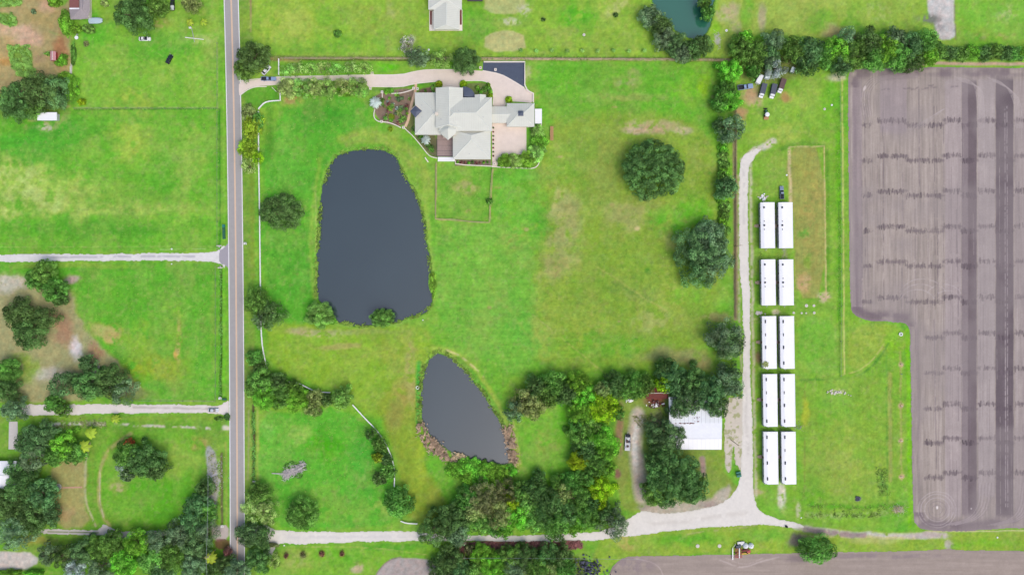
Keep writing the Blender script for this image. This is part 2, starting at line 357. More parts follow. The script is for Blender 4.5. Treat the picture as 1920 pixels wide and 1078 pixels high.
B(955,42,22,8,'#d2cfae',.6,.45,6); B(985,20,18,12,'#cfc9b4',.5,.45,6); B(773,75,10,14,'#d6d2b8',.5,.45,5)
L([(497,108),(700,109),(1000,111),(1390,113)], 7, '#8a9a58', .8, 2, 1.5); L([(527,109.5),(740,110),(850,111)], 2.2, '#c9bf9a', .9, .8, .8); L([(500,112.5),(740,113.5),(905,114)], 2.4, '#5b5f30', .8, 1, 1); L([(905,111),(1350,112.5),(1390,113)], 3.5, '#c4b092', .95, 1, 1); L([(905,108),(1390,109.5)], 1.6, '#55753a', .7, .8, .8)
P([(1345,-100),(1590,-100),(1590,75),(1400,60),(1345,110)], '#a6bf5e', .85, 4, 4); B(1365,25,25,20,'#c4b48c',.7,.4,9); B(1380,50,18,14,'#b3b07c',.6,.4,9); B(1402,20,14,40,'#74bd40',.6); B(1430,35,8,30,'#b7a58c',.6); B(1530,35,40,22,'#7ebd48',.7); B(1645,22,30,22,'#c2c4a4',.6,.45,7); B(1570,60,30,16,'#b5a071',.7); B(1480,25,40,40,'#a6c060',.6)
B(1345,75,6,16,'#cfcfc4',.7,.4,5); B(1345,55,10,14,'#8fd030',.7); P([(1590,-100),(1740,-100),(1740,60),(1590,60)], '#9dbf5a', .7, 5, 5)
P([(1740,-60),(1792,-60),(1790,60),(1786,76),(1760,76),(1752,50),(1738,25)], '#cdc6c4', .95, 3, 4); B(1740,38,26,12,'#7d8076',.8,.4,7); B(1760,52,16,20,'#9a9694',.6,.45,6); L([(1791,10),(1791,75)],2.5,'#8a7060',.6,1,2,.4)
P([(1795,-100),(2200,-100),(2200,80),(1795,75)], '#86c54e', .85, 4, 4); B(1885,28,30,22,'#b8c498',.5,.5,7); B(1860,70,50,12,'#a6a868',.6,.45)
L([(1600,122),(1760,119),(2200,123)], 6, '#c8aa92', .95, 2, 2)
# main meadow
P([(492,175),(700,175),(690,270),(610,300),(592,400),(590,600),(560,610),(492,600)], '#5db53e', .85, 8, 6); B(540,330,40,110,'#74c350',.5,.4,20); B(545,192,22,13,'#b89a64',.75,.35,8); B(600,215,60,25,'#48a636',.6); B(570,520,24,60,'#58b03e',.6); B(505,240,12,70,'#5a9a3a',.6)
L([(640,262),(680,250),(720,257),(760,275),(790,310),(805,350)], 16, '#9ebc58', .75, 8, 5); L([(650,272),(700,262),(740,275),(770,310)], 8, '#a3b860', .6, 5, 4); L([(600,300),(585,400),(583,480),(588,560)], 6, '#9ec258', .5, 4, 4)
L([(592,350),(593,450),(592,560)], 3, '#b4cc78', .6, 2, 2, .4); L([(795,340),(800,400),(806,470),(812,560)], 9, '#9dc65a', .7, 4, 3)
P([(812,300),(930,310),(925,420),(815,415)], '#7ab74a', .7, 4, 4); B(875,352,24,16,'#b0a46c',.6,.35); L([(818,308),(817,411),(918,418),(924,318)], 2.4, '#b4a478', .8, 1, 1, sm=False)
P([(805,420),(1000,420),(1010,690),(960,700),(880,660),(815,600)], '#7cc050', .85, 10, 10); B(900,520,80,90,'#8ec45c',.5,.45,18); B(960,600,50,60,'#6cbb4a',.6); B(1040,560,50,60,'#9fba58',.6,.4)
P([(990,120),(1340,120),(1340,230),(1000,235)], '#6dba3c', .8, 8, 8); P([(1000,235),(1180,200),(1340,240),(1350,400),(1330,680),(1180,690),(1030,690),(1000,450)], '#90ae48', .72, 12, 14)
B(1060,420,40,70,'#a5a668',.65,.4,16); B(1045,500,35,35,'#a8a462',.65,.4,10); B(1050,400,35,20,'#b3b070',.6,.4); B(1175,400,60,30,'#a0a660',.6,.4); B(1220,238,60,14,'#c0aa80',.8,.4,9); B(1195,245,30,8,'#d8c0a4',.6,.4,5); B(1280,245,20,8,'#ccb898',.6,.4,6); B(1180,150,30,22,'#a9b078',.6,.4); B(1190,182,90,8,'#a0b46c',.6,.45); B(1290,170,25,30,'#86cb38',.7); B(1320,160,12,22,'#a2d030',.6)
B(1090,300,60,50,'#84b44c',.5); B(1130,330,60,70,'#8aa850',.5); B(1250,420,50,30,'#62bb30',.8,.35); B(1300,400,40,30,'#6cc434',.7,.35); B(1260,450,30,22,'#9a9a60',.5); B(1193,428,6,5,'#e0cf9a',.8); B(1310,290,30,50,'#9cae58',.6,.4); B(1300,545,40,30,'#86c848',.6); B(1240,560,60,50,'#a2b458',.5,.4)
B(1155,540,22,14,'#6a9a44',.6,.4,8); B(1205,550,30,20,'#709a4c',.6,.4,8); B(1215,507,8,7,'#4f9030',.7); B(1300,680,45,20,'#a89a66',.7,.35); B(1345,595,40,12,'#a99c66',.6,.4); B(1130,650,100,30,'#6cb63a',.6,.4); B(1220,610,60,30,'#a8ac68',.5,.45); B(1260,665,70,18,'#93a060',.6); B(1025,670,30,16,'#9ab254',.6); B(1000,640,40,40,'#7cc055',.6)
B(975,360,40,120,'#72c34e',.6,.4,20); B(1010,420,25,50,'#5db43c',.7,.4); B(1000,250,20,60,'#58b03a',.5); B(960,450,30,30,'#a6ba66',.5,.45,8); B(1048,380,18,40,'#c0bc74',.5,.45,8); B(1020,620,22,60,'#a8b85c',.5,.4,8)
L([(830,425),(1000,640)], 3, '#a3b85c', .25, 3, 3); L([(1120,500),(1250,585)], 3, '#b0ae60', .4, 2, 3); L([(1000,590),(1140,705)], 2, '#c0b478', .35, 1.5, 3, .35)
B(1060,425,46,80,'#a3a862',.38,.3,16); B(1045,500,40,34,'#a6a462',.4,.3,12); B(1175,400,70,40,'#a3a660',.5,.3,18); B(1130,320,50,60,'#9aaa54',.5,.3,20); B(1225,238,66,14,'#c6ae86',.3,.3,9); B(1260,665,80,16,'#9a9c5e',.5,.3,12); B(1090,600,60,50,'#9fb456',.45,.35,16)
for k in range(30):
    rr = random.Random(k + 900); B(rr.uniform(830,1340), rr.uniform(130,690), rr.uniform(3,8), rr.uniform(2,5), rr.choice(['#4f9a34','#6a9c44','#a89f62','#b8ae70']), .6, .3, 5)
# ground south of the big pond
P([(498,600),(640,612),(800,605),(815,640),(790,700),(780,800),(700,790),(640,730),(520,700),(500,660)], '#93bc42', .85, 7, 6); B(560,640,50,20,'#86b83e',.5); B(640,650,60,8,'#a8a25c',.7,.4); B(740,660,50,50,'#a0ae50',.5,.4); B(560,620,30,10,'#b5a87a',.6,.4,7); B(600,625,70,8,'#bfae86',.5,.45,6); B(690,622,90,6,'#98a864',.5)
P([(700,735),(790,720),(780,850),(850,960),(800,985),(755,965),(748,880),(720,800)], '#94a83e', .85, 8, 6); B(760,740,24,40,'#a49a50',.7,.4); B(735,780,18,34,'#90884a',.5); B(790,860,14,60,'#a3bd42',.7); B(770,690,12,80,'#b0a864',.6,.4,9); B(812,930,16,30,'#9fae44',.6)
L([(785,680),(783,740),(785,800)], 8, '#54b84c', .8, 3, 2); L([(812,652),(850,660),(880,685),(910,720),(940,770),(962,830),(970,880)], 12, '#a9c45a', .7, 5, 4); L([(835,655),(870,670),(905,705)], 3, '#d0c488', .7, 1.5, 1.5, .35); L([(860,672),(893,705),(925,760),(955,815)], 9, '#5fb03e', .6, 3, 2); L([(955,745),(965,800),(975,870)], 4, '#b4b870', .6, 2, 2, .4)
P([(968,790),(1060,750),(1075,800),(1065,870),(1030,915),(1000,900),(978,850)], '#78bd42', .9, 5, 5); B(1020,830,28,34,'#9cb060',.6,.35,8); B(1050,780,16,36,'#66c22e',.7)
# bright lawn west of the curving fence
P([(484,768),(560,775),(640,760),(700,810),(735,880),(740,930),(755,985),(600,992),(510,985),(486,930)], '#63bd42', .9, 4, 4); B(610,835,45,35,'#54b51e',.8,.3); B(560,815,20,26,'#a4ce6e',.6,.4,8); B(680,860,30,60,'#4fae44',.5); B(640,960,60,24,'#86c050',.6,.4); B(505,810,20,20,'#84cc62',.6); B(600,930,40,30,'#8cc456',.4,.4); B(715,955,24,14,'#a8c86a',.6,.4); B(550,878,26,16,'#6a8a52',.6)
# west middle block
P([(-300,492),(300,492),(412,492),(412,750),(-300,750)], '#62b63a', .85, 3, 3, False); P([(-300,520),(60,515),(130,530),(150,600),(180,640),(230,680),(280,750),(-300,760)], '#b0a27a', .85, 7, 9)
B(20,530,40,20,'#c9c2ac',.8,.3,8); B(140,650,14,24,'#d6d0ce',.9,.25,8); B(90,700,40,20,'#cdc6b4',.7,.35,8); B(180,700,14,30,'#c8bdb2',.8,.35,8); B(115,620,26,40,'#a9886a',.8,.35); B(60,590,22,10,'#b5916c',.7); B(135,525,18,9,'#bfa69c',.8); B(200,620,40,16,'#b9b26c',.7,.35,8); B(180,660,22,24,'#ae8a6a',.7,.4)
B(215,625,22,18,'#b8aa66',.8,.35,8); B(335,640,6,60,'#bea768',.7,.3,9); B(325,600,26,60,'#8fbf4c',.5,.4); B(330,665,5,9,'#c8a458',.8); B(290,690,70,30,'#9fb53c',.7,.35); B(260,640,30,40,'#93bd48',.6,.35); B(400,620,8,120,'#8cb852',.5,.45); B(330,715,14,24,'#86ba4c',.5); B(130,498,150,7,'#94b850',.6); B(45,690,40,30,'#8cb04c',.7,.35); B(240,740,60,12,'#8a7f60',.6)
L([(300,468),(410,466)], 1.5, '#b8dca0', .6, 1, 1, .45); L([(0,463),(410,462)], 2, '#9ec670', .5, 1, 1, .4); L([(265,748),(400,752)], 1.5, '#a8c088', .6, 1, .6)
# circle garden, south-west
P([(-300,778),(425,778),(412,1100),(-300,1100)], '#75ad40', .9, 3, 3, False); P([(95,865),(165,855),(158,930),(172,990),(105,990),(100,930)], '#a89f66', .9, 5, 5); B(125,960,20,20,'#b0966c',.6,.35); B(140,870,24,14,'#a49666',.6)
P([(190,830),(300,800),(385,815),(392,870),(375,930),(340,980),(260,985),(205,965),(180,910),(180,860)], '#6cb836', .8, 8, 6); B(290,930,60,40,'#5cb32e',.7,.3); B(340,860,40,40,'#8fc04c',.6,.35); B(375,830,20,14,'#b09a5c',.7,.35); B(220,912,22,10,'#b5aa7a',.7,.35); B(250,950,60,30,'#6fba38',.4)
L([(245,812),(205,840),(186,880),(184,930),(192,968),(205,985)], 7, '#a8a964', .75, 3, 2, .2); L([(188,880),(186,930),(193,968)], 2, '#ccc0a0', .6, 1, 1.5, .4, 6); L([(168,830),(160,870),(158,930),(172,970),(180,985)], 4, '#b8b688', .7, 1.5, 1.5, .25, 6); L([(175,840),(172,900),(180,960)], 5, '#84a84c', .4, 3, 2)
L([(85,797),(130,793),(196,795)], 6, '#dcd8cc', .9, 2, 2, .35, 7); L([(215,795),(300,798),(400,803)], 5, '#cdc8b4', .8, 2, 2, .5, 8); L([(0,782),(400,784)], 9, '#8ab248', .6, 4, 3, .35)
P([(388,830),(405,850),(410,900),(408,960),(398,1000),(388,960),(392,900),(384,860)], '#b4aeb0', .85, 3, 4); B(404,895,10,18,'#c8c4c8',.8,.3,5); L([(415,850),(416,920),(417,980)], 5, '#6f6a4a', .8, 2, 2); L([(423,830),(425,1000)], 4, '#9aae5c', .7, 2, 2); B(425,802,9,7,'#d4ccb8',.8)
P([(395,985),(430,985),(430,1010),(400,1015)], '#c2b4ae', .9, 3, 3); P([(400,1010),(430,1008),(430,1030),(405,1030)], '#7a3f42', .8, 3, 3); B(200,1015,150,12,'#7ea044',.6); B(60,1012,40,12,'#a8a24e',.7)
P([(-100,1040),(50,1030),(80,1050),(40,1072),(-100,1075)], '#d0c4bc', .95, 3, 4)
# east strip
P([(1378,115),(1590,140),(1592,600),(1705,612),(1712,1000),(1400,980),(1385,300)], '#86ba46', .85, 4, 4)
B(1500,190,60,30,'#9ec856',.7,.35); B(1560,180,20,60,'#7cc43a',.6); B(1405,178,26,16,'#b89a72',.9,.3); B(1392,215,14,18,'#b8976c',.85); B(1415,190,20,14,'#c4a884',.6,.4,7); B(1475,180,12,12,'#bb8a5c',.7); B(1460,250,60,20,'#b0c460',.6,.4); B(1570,145,22,10,'#cfc5a8',.7,.35); L([(1571,250),(1575,420),(1576,600)], 12, '#74be30', .8, 3, 2); L([(1579,150),(1581,400),(1583,700)], 3, '#c8c878', .7, 1.5, 1, .2); L([(1573,380),(1574,600),(1574,720)], 2.5, '#4f8a2e', .6, 1.5, 1, .2)
L([(1465,280),(1500,268),(1545,270),(1552,300),(1552,560)], 7, '#6aa23a', .7, 3, 2); P([(1474,275),(1547,273),(1548,560),(1490,560),(1488,400),(1478,380)], '#9f9f56', .9, 3, 3); B(1510,320,26,40,'#a0a850',.7,.35,8); B(1508,435,15,10,'#62ae4c',.8,.3,6); B(1515,490,12,14,'#7cae4c',.7,.3,6); B(1505,530,14,22,'#c8a878',.7,.35,7); B(1520,400,20,120,'#b5a05c',.4,.45,8)
L([(1480,276),(1545,274)], 2.5, '#c0b878', .7, 1, 1.5, .3, 6); L([(1480,280),(1481,340),(1483,378)], 6, '#cbbd88', .8, 2, 2, .3, 5); L([(1545,276),(1547,400),(1549,555)], 2.5, '#c8bc7c', .8, 1, 1, .2, 6); B(1545,560,14,12,'#cdb594',.8,.35,5)
P([(1395,290),(1425,290),(1425,930),(1398,930)], '#80b242', .7, 3, 2, False)
P([(1495,590),(1575,600),(1575,700),(1500,700)], '#7cc04c', .7, 5, 5); P([(1590,605),(1700,612),(1706,660),(1650,660),(1590,705)], '#9cb850', .8, 5, 5); B(1680,640,22,30,'#86c832',.7); L([(1666,645),(1650,672),(1620,700),(1590,712),(1500,712)], 4, '#5c9c40', .7, 2, 2); L([(1658,645),(1640,672),(1612,694),(1580,703)], 3, '#b8bc6c', .6, 1.5, 2, .3)
P([(1500,715),(1690,700),(1700,960),(1510,965)], '#8cb84c', .8, 6, 6); B(1560,760,50,40,'#76bd3e',.6,.35); B(1600,860,80,60,'#9fbc58',.6,.4); B(1530,930,30,20,'#74b436',.7); L([(1668,700),(1670,900)], 8, '#a6a65c', .55, 3, 2); L([(1662,660),(1664,960)], 3, '#56984a', .45, 2, 2, .3); L([(1510,720),(1508,930)], 3, '#8a8a50', .5, 2, 2, .35); B(1510,770,8,28,'#b4c03a',.7); L([(1701,620),(1704,800),(1706,985)], 7, '#7fc828', .9, 2, 1.5)
for yy in (683, 761, 826, 893): B(1689, yy, 6, 6, '#d8b494', .9, .25, 3)
L([(1688,660),(1690,900)], 4, '#b2a868', .5, 2, 2, .3); B(1655,905,10,24,'#4c8a4a',.6,.4,5); L([(1520,945),(1600,952),(1700,945)], 8, '#5cae2c', .6, 4, 3); L([(1515,965),(1600,968),(1660,962)], 10, '#a9bd90', .5, 4, 3, .45, 4); B(1683,955,13,9,'#cdb694',.8,.3,4); B(1465,930,10,30,'#d8d2bc',.8,.35,6); B(1498,955,6,20,'#c4c4a4',.6,.35,5); B(1570,735,16,7,'#d8cdb0',.7,.45,3); B(1608,934,7,5,'#7d7284',.8)
B(1420,920,16,7,'#bba87c',.7); B(1440,600,60,6,'#b0a87c',.5,.4,5); B(1420,670,8,14,'#a07a5c',.7); B(1470,500,6,80,'#a29a86',.6,.4,4); B(1457,420,5,40,'#9a8f84',.8,.35,3); B(1457,520,4,40,'#8f8c78',.7,.35,3); B(1460,640,4,40,'#8f8c78',.7,.35,3); B(1462,750,4,50,'#8f8c78',.7,.35,3); B(1464,850,4,50,'#8f8c78',.7,.35,3); B(1455,585,8,7,'#d0c4a0',.8)
L([(1398,300),(1412,285),(1430,276),(1450,268)], 14, '#d2cab4', .8, 5, 5, .35, 5); L([(1407,300),(1410,500),(1412,700),(1418,930)], 5, '#c6c0a0', .7, 3, 3, .3, 6); L([(1385,330),(1384,500),(1390,700)], 4, '#b8b090', .6, 2, 2, .3, 6)
# south side
P([(1155,978),(1500,985),(1720,1000),(1960,994),(2200,994),(2200,1032),(1500,1034),(1170,1042),(1120,1078),(1100,1090),(1120,1010)], '#98ba4c', .9, 3, 3); B(1290,1010,80,14,'#70b93a',.8,.3); B(1430,1005,60,14,'#7dbd48',.7,.3); B(1850,1018,90,9,'#86bd3e',.8); B(1180,1015,24,16,'#b8aa60',.7,.3); B(1640,1012,60,10,'#b4bb6c',.7,.35); L([(1490,986),(1540,995),(1600,1001),(1680,1004),(1730,1003),(1770,1004)],9,'#cfc6ba',.75,4,3,.2); L([(1500,1004),(1600,1006),(1720,1008)],5,'#c8c07e',.6,2,2,.3); L([(1735,996),(1960,994)], 2, '#cfc890', .8, 1, 1)
B(1495,1010,20,16,'#8c7f70',.9); L([(1510,992),(1560,1000),(1620,1003)], 10, '#a3918c', .8, 3, 3, .2); B(1735,1003,46,7,'#c3b6ae',.9,.3,6); B(1778,1018,10,12,'#b8b4a0',.9,.3,5); L([(1290,1000),(1420,985)], 3, '#b0a878', .5, 2, 3, .4)
P([(508,1018),(770,1018),(870,1015),(1070,1022),(1080,1100),(508,1100)], '#84bd42', .9, 3, 3); B(560,1050,40,26,'#a8b868',.7,.35,8); B(670,1064,14,12,'#beb28c',.8,.3,6); B(730,1025,80,8,'#5cae38',.7); B(640,1040,60,20,'#6cbb36',.6,.35); L([(530,1024),(700,1025),(800,1040)], 1.5, '#c8c478', .5, 1, 1, .35)
for x_, y_, q in ((536,1042,.5),(569,1039,1),(603,1038,.9),(641,1038,.9)): B(x_,y_,6,8,'#5c4434' if q == 1 else '#8a5c40',.9*q,.15,3)
P([(700,1100),(706,1072),(726,1050),(752,1044),(790,1046),(830,1056),(850,1072),(850,1100)], '#b5a6a4', .95, 2, 2); L([(702,1082),(722,1052),(752,1043)], 2, '#8c7c70', .7, 1, 1)
P([(855,1014),(1090,1012),(1092,1030),(980,1036),(850,1036)], '#9a6660', .95, 3, 4); P([(850,1030),(1100,1030),(1100,1100),(850,1100)], '#5c7040', .9, 4, 4)
P([(1152,760),(1180,745),(1300,745),(1350,880),(1400,930),(1180,975),(1150,900)], '#8ba050', .9, 5, 5); B(1162,800,8,60,'#a07c62',.7,.3); B(1165,770,20,12,'#84a844',.6); B(1235,795,18,22,'#9a8a84',.8,.3); B(1170,890,12,40,'#92a04c',.8); B(1182,920,12,40,'#8fae50',.8); B(1230,748,22,14,'#8f5048',.85); B(1350,840,22,50,'#8cad4a',.8); B(1380,930,20,20,'#a4b25c',.7); B(1155,885,8,12,'#8f6a5c',.8)
L([(1196,775),(1192,800),(1192,830),(1196,880),(1204,930)], 24, '#c9bba8', .95, 7, 5); L([(1194,800),(1190,840),(1192,870)], 9, '#e2dace', .9, 3, 3); L([(1196,800),(1190,860),(1196,900)], 3, '#ded4c4', .6, 2, 2, .3, 5); L([(1316,860),(1318,890)], 10, '#a58f84', .8, 3, 3)
P([(1360,745),(1385,745),(1395,790),(1388,850),(1370,800)], '#d2c8b8', .8, 3, 4); P([(1358,850),(1370,800),(1372,880),(1362,886)], '#d9d0c0', .9, 2, 2)
P([(1198,940),(1330,940),(1345,920),(1372,905),(1360,950),(1290,990),(1210,990)], '#c4b6a6', .9, 4, 5); B(1215,950,22,12,'#a89a8c',.6,.35,6); B(1330,945,26,12,'#ab9a90',.7,.3,6)
P([(1373,190),(1382,190),(1384,600),(1376,600)], '#9a7c68', .8, 1.5, 1.5, False); L([(1379,300),(1379,595)], 1.6, '#4a4640', .8, 1, .6); P([(1344,268),(1372,268),(1372,440),(1350,440)], '#6fb038', .8, 4, 3); B(1340,500,30,60,'#9aa050',.6,.35)
P([(1340,120),(1378,120),(1378,270),(1340,270)], '#629c3c', .8, 6, 4)
P([(1380,110),(1500,110),(1500,150),(1385,160)], '#6d7a4a', .8, 5, 5)
# east of the driveway gate, beside the drive
P([(527,116),(752,116),(745,136),(670,140),(527,140)], '#74b946', .8, 3, 3); B(720,125,30,8,'#6acb1e',.8,.3); P([(452,165),(524,162),(525,190),(486,205),(460,200)], '#62ad3c', .8, 3, 2); L([(500,110),(560,116)], 6, '#b59a68', .5, 3, 2)
B(990,135,8,18,'#b8b888',.6,.35,4); B(1000,180,14,30,'#a8b468',.5,.35,6)
# ground around the house beds
P([(702,172),(782,164),(777,190),(770,215),(757,240),(716,230),(700,210)], '#8a7268', .95, 2, 2); P([(770,215),(779,180),(783,172),(829,166),(829,185),(780,190),(776,255),(757,240)], '#7b7a50', .9, 2, 2); P([(784,250),(822,252),(822,297),(806,292),(775,256)], '#6e6a50', .95, 2, 2); P([(784,168),(817,162),(817,178),(784,178)], '#86695f', .95, 2, 2)
P([(868,157),(912,154),(924,168),(926,190),(890,190),(868,184)], '#75804e', .95, 2, 1); L([(785,158),(815,155)], 6, '#63ac38', .9, 1.5, 1); L([(700,168),(735,166),(774,160)], 6, '#6ca048', .8, 2, 1); P([(853,299),(921,299),(921,312),(853,311)], '#86736e', .95, 1.5, 1, False)
B(1032,250,6,16,'#6fae44',.5); P([(924,300),(1015,300),(1015,316),(930,315)], '#7dba50', .6, 3, 2)
# mowing streaks and mottling
def streak(x0, y0, x1, y1, sx, sy, amp, seed): g.mottle(6, amp * 1.7, seed, sx, sy, g.sub(x0, y0, x1, y1))
streak(-60, 206, 412, 470, 6, .5, .05, 61); streak(140, 492, 412, 750, .5, 5, .05, 63); streak(490, 180, 700, 600, .6, 6, .06, 65); streak(1000, 120, 1340, 300, 7, .5, .045, 67); streak(1400, 260, 1706, 960, .4, 7, .06, 69); streak(815, 420, 1100, 700, 8, .5, .07, 91); streak(1000, 300, 1350, 690, 3, 1, .04, 93); streak(476, 0, 1200, 105, 6, .6, .05, 95); streak(490, 770, 745, 985, 5, .7, .04, 97)
grassy = np.clip((g.col[..., 1] / (g.col[..., 0] + .01) - 1.15) * 3, 0, 1)
al = (slice(None), slice(None))
g.col[..., 1] *= 1 - .07 * grassy; g.col[..., 0] *= 1 - .06 * grassy; g.col[..., 2] *= 1 - .36 * grassy
for sc, lo, hi, a_, c_, sd in ((34, .50, .66, .34, '#b3bf68', 201), (20, .52, .64, .30, '#479432', 205), (11, .52, .64, .30, '#a9b85e', 211), (9, .55, .66, .34, '#4d9434', 215), (7, .60, .70, .42, '#ada471', 221), (5, .60, .68, .35, '#3f7d30', 225), (60, .55, .68, .30, '#a39a5c', 231)):
    g.put(al, .42 * a_ * grassy * sst(lo, hi, fbm(X, Y, sc, sd, 5)), c_)
g.mottle(30, .08, 71); g.mottle(7, .15, 75); g.mottle(4, .17, 79)
# a little hue wander between lush and dry blades
hv = (fbm(X, Y, 7, 88, 3) - .5) * 2; g.col[..., 0] *= 1 + .16 * hv; g.col[..., 1] *= 1 + .03 * hv
for pond, rim in ((POND1, '#7fc040'), (POND2, '#5fae40'), (POND3, '#6f9a48')):
    PP = smooth(pond, True, 1); a = [p[0] for p in PP]; b = [p[1] for p in PP]; sl_ = g.sub(min(a) - 14, min(b) - 14, max(a) + 14, max(b) + 14)
    x, y = g.w(sl_, 3.2); x = x + (vn(X[sl_], Y[sl_], 4, 5) - .5) * 3; d = sdpoly(x, y, PP)
    g.put(sl_, .55 * sst(9, 1, d) * sst(.35, .6, fbm(X[sl_], Y[sl_], 6, 14, 3)), '#a4cc5c'); g.put(sl_, .8 * sst(4, .5, d), '#5a9a34'); g.put(sl_, sst(1.2, -1, d), '#3a3c2a')
    g.z[sl_] = np.minimum(g.z[sl_], -.55 * sst(2.0, -.4, d) - 1.6 * sst(-.5, -12, d))
for P_, dz, wd in (([(414,498),(414,620),(413,748)], .7, 3), ([(474,760),(476,830),(475,900)], .6, 4), ([(411,205),(412,470)], .35, 3)):
    sl_ = g.sub(400, P_[0][1], 490, P_[-1][1]); g.z[sl_] -= dz * sst(wd, 0, sdline(X[sl_] + g.WX[sl_] * 1.5, Y[sl_], P_))
bund = ((X - 1669) ** 2 < 4)
tag(g.mesh('ground', 0, GROUND), kind='structure')

def water(name, poly, mat):
    a = sum(p[0] for p in poly) / len(poly); b = sum(p[1] for p in poly) / len(poly)
    Q = []
    for x, y in smooth(poly, True, 1):
        d = math.hypot(x - a, y - b); k = (d + 5) / d; Q.append(U(a + (x - a) * k, b + (y - b) * k)[:2])
    mb = MB(); n = len(Q); mb.add([(x, y, -.42) for x, y in Q], [tuple(range(n - 1, -1, -1))])
    return tag(mb.build(name, mat), kind='structure')
WATER = water_mat('slate_pond_water', hexlin('#3f4f54') * .8)
water('pond_water', POND1, WATER); water('pond_water', POND2, WATER); water('pond_water', POND3, water_mat('green_pond_water', hexlin('#357a62') * .8))

# ------------------------------------------------------------------ sheets laid on the ground
def sheet(name, outline, step, z, mat, base, paint=None, warp=1.2, sm=1, kind='structure'):
    outs = outline if isinstance(outline[0], list) else [outline]
    outs = [smooth(o_, True, sm) if sm else o_ for o_ in outs]
    a = [p[0] for o_ in outs for p in o_]; b = [p[1] for o_ in outs for p in o_]
    c = Canvas(np.arange(min(a) - 3, max(a) + 3, step), np.arange(min(b) - 3, max(b) + 3, step), base)
    x = c.X + c.WX * warp + (vn(c.X, c.Y, 4, 2) - .5) * warp; y = c.Y + c.WY * warp + (vn(c.X, c.Y, 4, 4) - .5) * warp
    d = np.full(c.X.shape, 1e9)
    for o_ in outs: d = np.minimum(d, sdpoly(x, y, o_))
    c.d = d
    if paint: paint(c)
    inside = d < 0; keep = inside[1:, :-1] & inside[1:, 1:] & inside[:-1, 1:] & inside[:-1, :-1]
    return tag(c.mesh(name, z, mat, keep), kind=kind)
RNG = np.random.RandomState(4)
def paint_field(c):
    X, Y = c.X, c.Y; al = (slice(None), slice(None))
    s1 = fbm(X / .55, Y / 9, 5, 101, 3); s2 = fbm(X / 1.2, Y / 14, 8, 107, 3)
    c.col *= (1 + .27 * (s1 - .5) * 2 + .17 * (s2 - .5) * 2)[..., None]
    def band(x0, x1, col, a, y0=150, y1=968): 
        m = a * sst(x0 - .8, x0 + .8, X + c.WX * 1.0) * sst(x1 + .8, x1 - .8, X + c.WX * 1.0) * sst(y0 - 6, y0 + 6, Y + c.WY * 3) * sst(y1 + 6, y1 - 6, Y + c.WY * 4); c.put(al, m, col)
    band(1772,1802,'#b2a5a6',.5); band(1803,1831,'#8c8082',.9,150,965); band(1815,1831,'#74686b',.9,155,960); band(1834,1865,'#b4a9a8',.6,150,930); band(1867,1900,'#6f6468',1,148,968); band(1903,1925,'#a99d9e',.4); band(1650,1700,'#a2949a',.5,140,250); band(1598,1616,'#93858c',.5,150,590)
    for k in range(150):
        xx = RNG.uniform(1600, 1918); y0 = RNG.uniform(140, 900); c.line([(xx, y0), (xx + .6, y0 + RNG.uniform(50, 260))], RNG.uniform(.5, 1.1), RNG.choice(['#8a7d80', '#7d7074', '#c6bab4', '#bdb1ac']), RNG.uniform(.25, .5), .6, .3, .3, 9, False)
    for k in range(26):
        xx = RNG.uniform(1612, 1915); y0 = RNG.uniform(140, 700); c.line([(xx, y0), (xx + 1, y0 + RNG.uniform(60, 300))], RNG.uniform(.8, 1.6), '#7d7076', RNG.uniform(.3, .6), .8, .6, .35, 9, False)
    for xx in (1621, 1655, 1751.5, 1756): c.line([(xx,200),(xx+2,560)], 1.2, '#6a5e64', .55, .7, .5, .42, 12, False)
    c.line([(1751,600),(1756,880)], 1.4, '#7a6e74', .6, .7, .5, .3, 10, False)
    for xx in (1884, 1888): c.line([(xx,200),(xx+1.5,950)], 1.1, '#c8bcbc', .6, .6, .4, .4, 5, False)
    groups = [(1618,1634,9,0),(1646,1700,1,0),(1700,1768,9,0),(1769,1802,0,0),(1803,1832,9,0),(1835,1866,0,0),(1868,1900,9,0),(1903,1960,0,0)]
    for r_, y0 in enumerate((226,292,358,424,490,557,624,690,757,821,886)):
        for gi, (x0, x1, dy, _) in enumerate(groups):
            if y0 > 600 and x1 < 1735: continue
            a0 = max(x0, 1734) if y0 > 600 else x0; xx = a0 + RNG.uniform(0, 3); fade = RNG.uniform(.55, 1)
            while xx < x1 - 1:
                q = RNG.uniform(2.5, 5.5); yy = y0 + dy + RNG.uniform(-1.8, 1.8); sl_ = RNG.uniform(-1, 1)
                c.line([(xx + sl_, yy - q), (xx - sl_, yy + q)], RNG.uniform(1.0, 2.4), '#4e444a', RNG.uniform(.35, .9) * fade, .9, 0, 0, 8, False); xx += RNG.choice([2.4, 3.2, 4.2, 6.5, 8], p=[.3, .3, .2, .12, .08])
            c.line([(a0, y0 + dy), (x1, y0 + dy)], 6, '#6e6268', .42, 2.5, 1.5, .4, 5, False)
    for xx, yy in ((1700,166),(1714,167),(1745,162),(1752,165),(1735,168),(1790,165),(1660,170)): c.line([(xx - 6, yy), (xx + 6, yy - 2)], 3, '#72666c', .5, 2, 3, .4, 4, False)
    d = c.d
    c.put(al, .75 * sst(-28, -12, d) * sst(.35, .6, fbm(X / 3, Y / 3, 9, 131, 3)) * ((Y < 165) | (Y > 960) | ((Y > 575) & (Y < 612) & (X < 1720))), '#74666c')
    c.put(al, .55 * sst(-20, -14, d) * sst(-8, -12, d) * (fbm(X, Y / 8, 9, 133, 2)), '#7a6c74'); c.put(al, .5 * sst(-7, -1, d), '#9a8a8c')
